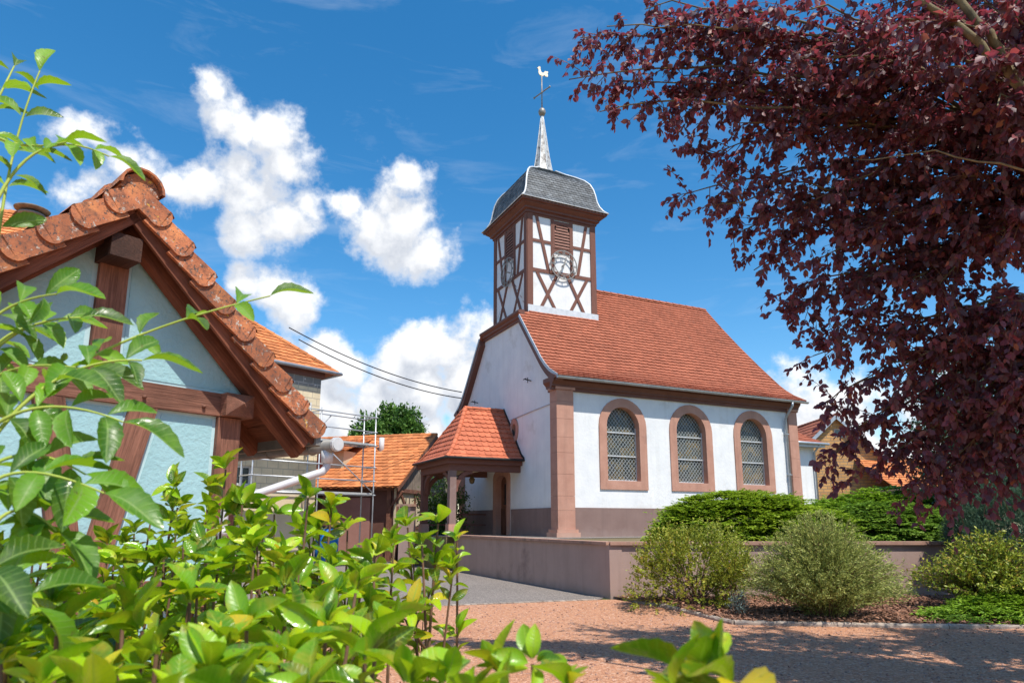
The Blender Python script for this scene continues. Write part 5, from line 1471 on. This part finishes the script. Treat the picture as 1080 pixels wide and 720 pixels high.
# fine grey-green shrub of arching wands
t = thing('willow_shrub', 'largest feathery grey-green shrub near the kerb in front of the wall', 'shrub', (5.22, 11.6, .05), G1)
P_, A_, N_, L_, I_ = [], [], [], [], 0; mb = MB()
rg = np.random.default_rng(4)
for i in range(1050):
    az = rg.uniform(0, 2 * math.pi); inc = rg.uniform(0, 1) ** .55; rr = 1.42 * inc * rg.uniform(.85, 1.1); hh = (1.56 - 1.15 * inc ** 2.2) * rg.uniform(.72, 1.12)
    b0 = np.array([5.22, 11.6, .05]) + np.array([math.cos(az), math.sin(az), 0]) * rg.uniform(0, .25)
    tip = np.array([5.22 + math.cos(az) * rr, 11.6 + math.sin(az) * rr * .8, .05 + hh]); mid = b0 * .5 + tip * .5 + np.array([0, 0, .28 * hh]) - np.array([math.cos(az), math.sin(az), 0]) * rr * .12
    c = quad_pts(b0, mid, tip, 12)
    if i % 3 == 0: tube(mb, [tuple(x) for x in c], [.008 - .0005 * j for j in range(12)], 4, False)
    f = rg.random(46) ** .65 * 11; k = np.minimum(f.astype(int), 10); fr2 = (f - k)[:, None]
    p = c[k] * (1 - fr2) + c[k + 1] * fr2; tg = unit(c[k + 1] - c[k])
    P_.append(p + rg.normal(size=p.shape) * .02); A_.append(unit(tg + unit(rg.normal(size=p.shape)) * .75)); N_.append(unit(rg.normal(size=p.shape) + np.array([0, 0, .8])))
P_ = np.concatenate(P_); A_ = np.concatenate(A_); N_ = np.concatenate(N_); n = len(P_)
foliage('foliage', 'willow_leaf', t, *LEAF_SMALL, P_, A_, N_, RNG.uniform(.045, .085, n), RNG.uniform(.012, .020, n)); mb.build('stem', 'twig_brown', t)


def wand_shrub(name, label, base, rad, hgt, n, m, nl, ll, wr, seed, ylo=.3, arch_=.35, group=None, lean=(0, 0)):
    t = thing(name, label, 'shrub', base, group); rg = np.random.default_rng(seed); mb = MB(); P_, A_, N_ = [], [], []
    base = np.array(base)
    for i in range(n):
        az = rg.uniform(0, 2 * math.pi); inc = rg.uniform(0, 1) ** .6; rr = rad * inc; hh = hgt * (1 - .6 * inc ** 2) * rg.uniform(.65, 1.1)
        dirv = np.array([math.cos(az), math.sin(az), 0]); b0 = base + dirv * rg.uniform(0, .12)
        tip = base + dirv * rr + np.array([lean[0], lean[1], hh]); mid = b0 * .5 + tip * .5 + np.array([0, 0, arch_ * hh]) - dirv * rr * .15
        c = quad_pts(b0, mid, tip, 12); tube(mb, [tuple(x) for x in c], [.009 - .0006 * j for j in range(12)], 5, False)
        f = (ylo + (1 - ylo) * rg.random(nl)) * 10.99; k = np.minimum(f.astype(int), 10); fr2 = (f - k)[:, None]
        p = c[k] * (1 - fr2) + c[k + 1] * fr2; tg = unit(c[k + 1] - c[k])
        P_.append(p + rg.normal(size=p.shape) * .025); A_.append(unit(tg * .6 + unit(rg.normal(size=p.shape)))); N_.append(unit(rg.normal(size=p.shape) * .7 + np.array([0, 0, 1])))
    P_ = np.concatenate(P_); A_ = np.concatenate(A_); N_ = np.concatenate(N_); n = len(P_)
    ln = RNG.uniform(.7, 1.3, n) * ll
    foliage('foliage', m, t, *LEAF_SMALL, P_, A_, N_, ln, ln * wr); mb.build('stem', 'twig_brown', t)
    return t


wand_shrub('spirea', 'arching yellow-green spirea in front of the dark yew on the right', (8.5, 12.3, .05), 1.4, 1.3, 330, 'spirea_leaf', 44, .066, .46, 21, group=G1)
wand_shrub('spirea', 'thin low sprig shrub between grey-green shrub and arching spirea', (6.95, 13.3, .05), .45, .75, 26, 'spirea_leaf', 34, .05, .42, 22, group=G1)
wand_shrub('lavender', 'tiny blue-grey plant on the bark mulch near the kerb', (3.85, 11.75, .05), .24, .38, 34, 'blue_leaf', 26, .045, .22, 23, group=G1)
layered('creeping_juniper', 'low bright green creeping juniper mat at the right kerb', 'shrub', (8.6, 11.55, .05), (8.7, 11.6, .05), (1.5, .62, .36), 'mat_leaf', 420, 14, .06, .40, .17, zmin=-.05, seed=12, group=G1)

# ---- trees beyond


def crown_tree(name, label, base, h, r, m, ncl, nleaf, ll, seed, squash=1.0, c_at=.55, group=None, trunk_r=.2, bottom=.15):
    t = thing(name, label, 'tree', base, group); rg = np.random.default_rng(seed); base = np.array(base, float)
    mb = MB(); top = base + np.array([0, 0, h * .85]); tr_ = quad_pts(base, base + np.array([.1, 0, h * .4]), top, 8)
    tube(mb, [tuple(x) for x in tr_], [trunk_r * (1 - .85 * j / 7) for j in range(8)], 8)
    d = unit(rg.normal(size=(ncl, 3))); rad = rg.random(ncl) ** .45
    zc = h * c_at; zr = h * (1 - c_at)
    cc = base + np.array([0, 0, zc]) + d * rad[:, None] * np.array([r, r * squash, zr]); cc = cc[cc[:, 2] > base[2] + h * bottom]
    for k in range(0, len(cc), max(1, len(cc) // 26)):
        s0 = tr_[min(7, max(1, int((cc[k][2] - base[2]) / h * 7)))]; tube(mb, [tuple(x) for x in quad_pts(s0, s0 * .4 + cc[k] * .6 + np.array([0, 0, .1 * h * .3]), cc[k], 6)], [trunk_r * .35 * (1 - .8 * j / 5) for j in range(6)], 5, False)
    mb.build('trunk', 'bark', t)
    n = len(cc); k = nleaf; o_ = rg.normal(size=(n, k, 3)) * (r * .13); P_ = (cc[:, None, :] + o_).reshape(-1, 3)
    A_ = unit(rg.normal(size=P_.shape) + np.repeat(cc - base - np.array([0, 0, zc]), k, 0) / r * .5 + np.array([0, 0, -.2])); N_ = unit(rg.normal(size=P_.shape) * .6 + np.array([0, 0, 1]))
    ln = rg.uniform(.7, 1.3, len(P_)) * ll
    foliage('crown', m, t, *LEAF_SMALL, P_, A_, N_, ln, ln * .6, np.clip(np.repeat(rg.random(n), k) * .4 + rg.random(len(P_)) * .6, 0, 1))
    return t


GT = 'distant trees behind the barn'
for px, Y, top, r, lab, sd in ((384, 74, 437, 2.4, 'shorter left one of the distant trees behind the barn roof', 31), (407, 76, 428, 2.7, 'tall middle distant tree behind the barn roof', 32), (427, 75, 429, 2.2, 'narrow right distant tree behind the barn roof', 33)):
    p = at(px, 545, Y); tp = at(px, top, Y).z
    crown_tree('poplar_tree', lab, (p.x, p.y, 0), tp, r, 'tree_leaf', 420, 44, .42, sd, group=GT, trunk_r=.3, bottom=.1)
crown_tree('tree', 'leafy green tree seen through the porch arch', (-2.75, 27.2, 0), 3.7, 1.0, 'tree_leaf', 150, 40, .10, 34, trunk_r=.08, bottom=.05)
crown_tree('thuja_tree', 'upright green conifer behind the purple tree and the yew', (12.6, 18.2, 1.1), 5.6, 1.5, 'yew_leaf', 420, 60, .10, 35, c_at=.4, trunk_r=.14, bottom=.03)
crown_tree('tree', 'broad green tree far right beyond the churchyard', (27, 30, 1.0), 7.0, 3.2, 'tree_leaf', 300, 40, .2, 36, trunk_r=.25)

# ---- purple-leaved tree leaning in from the right
TX, TY = 6.9, 5.7
pt = thing('purple_tree', 'large purple-leaved tree whose branches hang over the right side', 'tree', (TX, TY, 0))
rg = np.random.default_rng(77)
PT = [  # x, y on the photo, distance: ends of the boughs
    (600, 84, 6.6), (632, 118, 6.6), (612, 40, 6.6), (655, 85, 6.6), (680, 10, 6.4), (720, 80, 6.5), (760, 95, 6.5), (800, 130, 6.4), (668, 62, 6.8), (640, 28, 6.4), (690, 30, 6.2), (700, 95, 6.6), (735, 60, 6.4), (730, 120, 6.6), (770, 30, 6.0), (745, 165, 6.9), (722, 205, 7.0), (760, 215, 6.8), (775, 130, 6.4), (790, 80, 6.2),
    (770, 250, 7.0), (800, 190, 6.6), (815, 250, 6.8), (795, 285, 7.1), (835, 140, 6.2), (840, 60, 5.8), (850, 215, 6.6), (845, 300, 7.0), (830, 330, 7.2), (870, 270, 6.6), (890, 110, 6.0), (900, 190, 6.3), (880, 345, 7.0), (858, 375, 7.3), (905, 300, 6.6), (930, 240, 6.2), (925, 360, 6.8), (900, 405, 7.1), (872, 425, 7.3), (940, 420, 6.9), (905, 450, 7.2), (880, 480, 7.4), (950, 310, 6.4), (960, 150, 5.8), (950, 60, 5.6), (970, 375, 6.6), (975, 230, 6.0), (990, 300, 6.2), (1000, 420, 6.6), (960, 465, 7.0), (925, 490, 7.2), (900, 505, 7.4), (1010, 480, 6.8), (985, 515, 7.0), (1030, 360, 6.2), (1040, 250, 5.8), (1040, 440, 6.4), (1060, 320, 5.8), (1075, 400, 6.0), (1070, 480, 6.4), (1045, 505, 6.7), (1000, 520, 7.1), (1060, 150, 5.4), (1020, 100, 5.4), (1075, 230, 5.4), (1015, 180, 5.6), (890, 30, 5.7), (820, 10, 5.8), (1010, 20, 5.2),
    (948, 492, 7.2), (965, 515, 7.2), (868, 490, 7.5), (1078, 500, 6.6)]
ends = [np.array(at(*q)) for q in PT]
near_n = [(1000, 22, 4.85), (1038, 62, 4.7), (1072, 60, 4.75), (985, 64, 5.0), (1052, 112, 4.75), (1072, 18, 4.8), (955, 20, 5.0), (1085, 140, 4.8)]
ends += [np.array(at(*q)) for q in near_n]
rad_ = [.22 if (q[0] < 940 and q[1] > 395) else .29 if q[0] < 800 else .33 for q in PT] + [.2] * len(near_n)
# high rear of the crown, above the picture; it shades the gravel up to the kerb
for i in range(27):
    p = np.array([rg.uniform(3.6, 11.5), rg.uniform(6.0, 7.3), rg.uniform(7.5, 9.3)])
    if (p[2] - 1.6) / p[1] > .82: ends.append(p); rad_.append(.45)
# the rest of the crown, above and to the right of the picture
for i in range(78):
    a_ = rg.uniform(0, 2 * math.pi); el = rg.uniform(-.15, 1); rr = rg.uniform(.55, 1)
    p = np.array([TX + math.cos(a_) * 3.6 * rr * math.sqrt(1 - min(1, el * el) * .8), TY + math.sin(a_) * 3.0 * rr * math.sqrt(1 - min(1, el * el) * .8), 4.6 + el * 3.0 * rr])
    v_ = p - np.array(EYE); xx = PPX + FPX * v_[0] / max(.1, (v_[1] * math.cos(TILT) + v_[2] * math.sin(TILT)))
    if p[1] > .8 and (xx > 1110 or p[2] > 1.6 + p[1] * .86): ends.append(p); rad_.append(.42)
forks = [np.array([TX - .1, TY, 2.6]), np.array([TX - .5, TY + .1, 3.6]), np.array([TX + .3, TY + .3, 3.8]), np.array([TX - .9, TY + .35, 4.6]), np.array([TX - .2, TY - .2, 5.0])]
mb = MB(); tube(mb, [(TX, TY, -.05), (TX - .02, TY, .8), (TX - .1, TY, 1.8), tuple(forks[0])], [.24, .18, .16, .15], 12)
for f_ in forks[1:]: tube(mb, [tuple(x) for x in quad_pts(forks[0] - np.array([0, 0, .1]), forks[0] * .4 + f_ * .6 + np.array([0, 0, .2]), f_, 8)], [.12 - .006 * j for j in range(8)], 10)
mb.build('trunk', 'bough_bark', pt)
LP, LA, LN = [], [], []; mb = MB(); mbt = MB()
for e, r_ in zip(ends, rad_):
    f_ = min(forks[1:], key=lambda q: np.linalg.norm(q - e) + (0 if q[2] < e[2] + 1 else 1)); L = np.linalg.norm(e - f_)
    mid = f_ * .45 + e * .55 + np.array([0, 0, .20 * L]) + rg.normal(size=3) * .22
    c = quad_pts(f_, mid, e, 14)
    c[1:-1] += rg.normal(size=(12, 3)) * .03
    tube(mb, [tuple(x) for x in c], [.026 * (1 - .88 * j / 13) + .0025 for j in range(14)], 6, False)
    # twigs off the outer half, each with hanging leaves
    nt_ = int(36 * (r_ / .33))
    for k in range(nt_):
        j = rg.uniform(.30, 1) ** .75 * 12.99; ji = int(j); s = c[ji] * (1 - j + ji) + c[min(13, ji + 1)] * (j - ji)
        tg = unit(c[min(13, ji + 1)] - c[ji]); d = unit(tg * .55 + unit(rg.normal(size=3)) * .85 + np.array([0, 0, -.15])); tl_ = rg.uniform(.18, .62) * (r_ / .33)
        tip = s + d * tl_ + np.array([0, 0, -.18 * tl_]); q = quad_pts(s, s + d * tl_ * .55, tip, 6)
        tube(mbt, [tuple(x) for x in q], [.0055 - .0008 * i for i in range(6)], 4, False)
        m_ = int(rg.integers(13, 24)); f = (.12 + .88 * rg.random(m_)) * 4.99; ki = f.astype(int); fr2 = (f - ki)[:, None]
        p = q[ki] * (1 - fr2) + q[ki + 1] * fr2; dq = unit(q[ki + 1] - q[ki])
        ax = unit(dq * .5 + unit(rg.normal(size=(m_, 3))) * .75 + np.array([0, 0, -.55]))
        LP.append(p + ax * .012); LA.append(ax); LN.append(unit(rg.normal(size=(m_, 3)) * .8 + np.array([0, 0, .7])))
# two stout limbs that reach up out of the picture at the top right
for ctl, ra, rb in ((((1190, 190, 5.1), (1085, 96, 4.9), (1030, 46, 4.85), (950, -20, 4.9)), .050, .022), (((1075, 85, 4.9), (1043, 34, 4.9), (1003, -8, 4.95), (930, -90, 5.1)), .036, .028), (((1180, 215, 5.2), (1080, 180, 5.1), (985, 160, 5.3), (900, 168, 5.6)), .013, .003)):
    q = [np.array(at(*c_)) for c_ in ctl]; cc = np.concatenate([quad_pts(q[0], (q[0] + q[1]) / 2, q[1], 5)[:-1], quad_pts(q[1], (q[1] + q[2]) / 2, q[2], 5)[:-1], quad_pts(q[2], (q[2] + q[3]) / 2, q[3], 5)])
    cc[1:-1] += rg.normal(size=(len(cc) - 2, 3)) * .012; k_ = len(cc); tube(mb, [tuple(x) for x in cc], [ra + (rb - ra) * j / (k_ - 1) for j in range(k_)], 10)
tube(mb, [tuple(x) for x in quad_pts(forks[4], (forks[4] + np.array(at(1190, 190, 5.1))) / 2 + np.array([0, 0, .1]), np.array(at(1190, 190, 5.1)), 8)], [.09 - .002 * j for j in range(8)], 10)
mb.build('bough', 'bough_bark', pt); mbt.build('twig', 'twig_brown', pt)
LP = np.concatenate(LP); LA = np.concatenate(LA); LN = np.concatenate(LN); n = len(LP)
ln = RNG.uniform(.046, .100, n); foliage('crown', 'purple_leaf', pt, *LEAF_TREE, LP, LA, LN, ln, ln * RNG.uniform(.55, .72, n))
print('purple leaves', n)

# ---- glossy shrubs close to the eye
GF = 'glossy green shrubs in the foreground'


def glossy(name, label, shoots, seed, base=None, nl=(13, 20), ll=.070, mat_='glossy_leaf', group=GF, tmpl=LEAF_BIG, wr=.46, sl=.30):
    rg = np.random.default_rng(seed)
    tips = [np.array(at(*s[:3])) for s in shoots]
    mx = np.mean(tips, 0); b = np.array([mx[0], mx[1], 0]) if base is None else np.array(base)
    t = thing(name, label, 'shrub', tuple(b), group); mb = MB(); P_, A_, N_, Ln = [], [], [], []
    for tp, s in zip(tips, shoots):
        sc_ = s[3] if len(s) > 3 else 1.0
        b0 = b + np.array([(tp[0] - b[0]) * .45, (tp[1] - b[1]) * .45, 0]) + rg.normal(size=3) * np.array([.05, .05, 0])
        mid = np.array([b0[0] * .35 + tp[0] * .65 + rg.normal() * .04, b0[1] * .35 + tp[1] * .65 + rg.normal() * .04, tp[2] * .55])
        c = quad_pts(b0, mid, tp, 12); tube(mb, [tuple(x) for x in c], [.0075 * (1 - .7 * j / 11) * min(1.4, sc_ + .3) for j in range(12)], 6, False)
        groups = [(1.0, int(rg.integers(*nl)) // 2 + 2)] + [(1 - rg.uniform(.03, .42) * min(1.0, .9 / max(.3, tp[2])), 2) for _ in range(int(rg.integers(*nl)) // 2)]
        # one or two side shoots
        axs = [(c, groups)]
        for _ in range(int(rg.integers(2, 5))):
            j = int(rg.integers(6, 10)); d = unit(rg.normal(size=3) * np.array([1, 1, .3]) + np.array([0, 0, .55])); l_ = rg.uniform(.10, .22) * sc_
            c2 = quad_pts(c[j], c[j] + d * l_ * .5, c[j] + d * l_ + np.array([0, 0, .05]), 6); tube(mb, [tuple(x) for x in c2], [.0035 - .0004 * i for i in range(6)], 5, False)
            axs.append((c2, [(1.0, 5), (.8, 2), (.62, 2), (.45, 1)]))
        for cc, gs in axs:
            m_ = len(cc) - 1
            for f, k in gs:
                x = min(f, .9999) * m_; i = int(x); p = cc[i] * (1 - x + i) + cc[i + 1] * (x - i); tg = unit(unit(cc[i + 1] - cc[i]) + rg.normal(size=3) * .28); ph = rg.uniform(0, 6.28)
                o1 = unit(np.cross(tg, [0.3, .2, .9])); o2 = np.cross(tg, o1)
                for q in range(k):
                    a_ = ph + 6.28 * q / k + rg.normal() * .25; o = o1 * math.cos(a_) + o2 * math.sin(a_); up_ = .75 if f == 1.0 else .45
                    ax = unit(o + tg * rg.uniform(.35, up_ + .85) + rg.normal(size=3) * .25); l_ = ll * sc_ * rg.uniform(.55, 1.15)
                    if f == 1.0 and q >= k - 2: l_ *= .6; ax = unit(ax + tg * .9)
                    nrm = unit(unit(tg - ax * (tg @ ax)) + rg.normal(size=3) * .45)
                    P_.append(p + ax * .006); A_.append(ax); N_.append(nrm); Ln.append(l_)
    mb.build('stem', 'twig_brown', t); Ln = np.array(Ln)
    foliage('foliage', mat_, t, *tmpl, P_, A_, N_, Ln, Ln * wr * RNG.uniform(.85, 1.15, len(Ln)))
    return t


def patch(x0, x1, tops, Y0, Y1, n, seed, drop=150, sc_=1.0):
    n = int(n * 1.35)
    """n shoots under a top outline [(x, y)...], nearer ones lower in the picture"""
    rg = np.random.default_rng(seed); out = []
    for i in range(n):
        x = x0 + (x1 - x0) * (i + rg.uniform(0, 1)) / n; yt = np.interp(x, [p[0] for p in tops], [p[1] for p in tops]); f = rg.random() ** 1.3
        out.append((x, yt + 12 + f * drop, Y1 + (Y0 - Y1) * f, sc_))
    return out


TOPS = [(-40, 545), (0, 545), (40, 560), (100, 560), (135, 556), (165, 520), (200, 505), (235, 492), (262, 505), (300, 530), (330, 520), (352, 530), (385, 556), (420, 552), (455, 548), (480, 566), (500, 600)]
glossy('laurel_shrub', 'glossy green shrub at the left edge below the blue wall', patch(-45, 125, TOPS, 1.15, 2.2, 22, 1, 125), 41)
glossy('laurel_shrub', 'tall glossy green shrub standing in front of the shed post', patch(118, 265, TOPS, 1.4, 2.4, 15, 2, 110) + [(238, 495, 2.1, 1.0), (185, 515, 2.0, 1.0)], 42)
glossy('laurel_shrub', 'glossy green shrub in front of the scaffold and barn', patch(255, 400, TOPS, 1.3, 2.2, 15, 3, 120) + [(325, 525, 1.9, 1.0), (350, 535, 2.0, 1.0)], 43)
glossy('laurel_shrub', 'slender glossy shrub with bare lower stem nearest the churchyard wall', [(430, 556, 1.9), (462, 552, 1.85), (482, 570, 1.9, .9), (445, 575, 1.8), (478, 600, 1.85, .85), (415, 575, 1.8), (436, 590, 1.95, .8), (395, 585, 1.7)], 44, base=(-.24, 1.9, 0), nl=(9, 14))
near = [(20, 590, 1.1), (-25, 610, 1.05), (55, 640, 1.05), (150, 665, 1.0), (235, 690, .9), (300, 660, 1.05), (400, 665, 1.05), (0, 700, .85), (60, 670, .95), (110, 720, .8), (165, 690, .9), (220, 715, .8), (260, 665, 1.0), (300, 700, .85), (345, 660, 1.0), (385, 700, .85), (40, 735, .75), (430, 725, .8), (330, 735, .75), (130, 640, 1.1), (200, 635, 1.15), (70, 615, 1.2), (300, 620, 1.2), (375, 625, 1.25), (10, 640, 1.0), (250, 745, .7), (180, 750, .7), (90, 765, .7)]
glossy('laurel_shrub', 'nearest blurred glossy shrub along the bottom left edge', near, 45, nl=(10, 15))
glossy('laurel_shrub', 'small glossy shrub with leaf tips poking up at bottom centre', [(470, 725, .78, .85), (530, 712, .80, .8), (562, 700, .78, .75), (600, 728, .75, .8), (545, 745, .72, .8), (500, 745, .7, .8)], 46, nl=(8, 12))
glossy('sapling', 'bright serrated leaf tips standing alone near the bottom right of centre', [(738, 724, .62, 1.15), (712, 742, .6, .8), (776, 722, .62, 1.25)], 47, nl=(5, 8), mat_='glossy_leaf', group=None, tmpl=LEAF_SERR, wr=.46)

# ---- sapling with compound leaves arching in from the left
rg = np.random.default_rng(5)
sp_ = thing('ash_sapling', 'sapling with long arching compound leaves entering from the left edge', 'sapling', (-1.15, 1.3, 0))
FR2 = [  # leaf stalks: three photo points with distance, leaflet pairs, leaflet length
    ((10, 440, 1.15), (120, 365, 1.2), (285, 312, 1.3), 5, .080),
    ((-10, 330, 1.2), (10, 180, 1.25), (42, 75, 1.3), 5, .075),
    ((-15, 240, 1.15), (40, 160, 1.2), (115, 165, 1.25), 4, .070),
    ((-30, 470, 1.0), (40, 430, 1.02), (130, 445, 1.05), 4, .095),
    ((-30, 400, 1.1), (20, 350, 1.12), (85, 335, 1.15), 4, .075),
    ((-40, 520, .95), (20, 480, 1.0), (90, 500, 1.0), 4, .09),
    ((-30, 420, 1.2), (0, 360, 1.2), (60, 340, 1.25), 4, .08),
    ((-20, 140, 1.3), (0, 100, 1.3), (15, 70, 1.35), 3, .07),
    ((-30, 600, .95), (10, 540, 1.0), (60, 560, 1.0), 4, .09),
        ((-20, 480, 1.0), (60, 400, 1.05), (150, 380, 1.1), 4, .085),
    ((-40, 380, 1.05), (0, 330, 1.1), (60, 310, 1.1), 4, .08),
    ((-40, 460, 1.1), (0, 395, 1.1), (95, 390, 1.1), 4, .085),
    ((-40, 560, .9), (10, 500, .95), (110, 520, .95), 4, .09),
    ((-60, 640, .85), (-10, 600, .85), (40, 640, .88), 4, .09),
    ((-30, 120, 1.2), (10, 150, 1.2), (70, 150, 1.2), 3, .07)]
mb = MB(); P_, A_, N_, Ln = [], [], [], []
main = quad_pts((-1.15, 1.3, 0), (-1.05, 1.22, 1.2), tuple(at(-25, 420, 1.15)), 12); tube(mb, [tuple(x) for x in main], [.014 - .0006 * j for j in range(12)], 8)
m2 = quad_pts(main[9], (main[11] + np.array(at(-40, 300, 1.2))) / 2, tuple(at(-10, 180, 1.25)), 8); tube(mb, [tuple(x) for x in m2], [.008 - .0005 * j for j in range(8)], 6)
mst = mb.build('stem', 'twig_brown', sp_); mb = MB()
for a_, b_, c_, k, l_ in FR2:
    p0_, p1_, p2_ = (np.array(at(*q)) for q in (a_, b_, c_)); mid = 2 * p1_ - (p0_ + p2_) / 2
    c = quad_pts(p0_, mid, p2_, 16); tube(mb, [tuple(x) for x in c], [.0034 - .00013 * j for j in range(16)], 6, False)
    near_ = min(list(main) + list(m2), key=lambda q: np.linalg.norm(q - p0_)); tube(mb, [tuple(near_), tuple((near_ + p0_) / 2 + np.array([0, 0, -.01])), tuple(p0_)], [.004, .0036, .0034], 6, False)
    for i in range(k):
        x = (.28 + .62 * i / max(1, k - 1)) * 15; j = min(14, int(x)); p = c[j] * (1 - x + j) + c[j + 1] * (x - j); tg = unit(c[j + 1] - c[j])
        upv = unit(np.array([.35, -.55, .75]) + rg.normal(size=3) * .15); sd_ = unit(np.cross(tg, upv))
        for s in (1, -1):
            ax = unit(sd_ * s + tg * rg.uniform(.35, .7) + rg.normal(size=3) * .14 + np.array([0, 0, -.15])); P_.append(p + ax * .004); A_.append(ax); N_.append(unit(upv + rg.normal(size=3) * .3)); Ln.append(l_ * rg.uniform(.75, 1.1))
    tg = unit(c[-1] - c[-2]); P_.append(c[-1]); A_.append(tg); N_.append(unit(np.array([.35, -.5, .8]) + rg.normal(size=3) * .2)); Ln.append(l_ * 1.1)
mb.build('leaf_stalk', 'twig_green', sp_); Ln = np.array(Ln)
foliage('foliage', 'sapling_leaf', sp_, *LEAF_SERR, P_, A_, N_, Ln, Ln * .40)
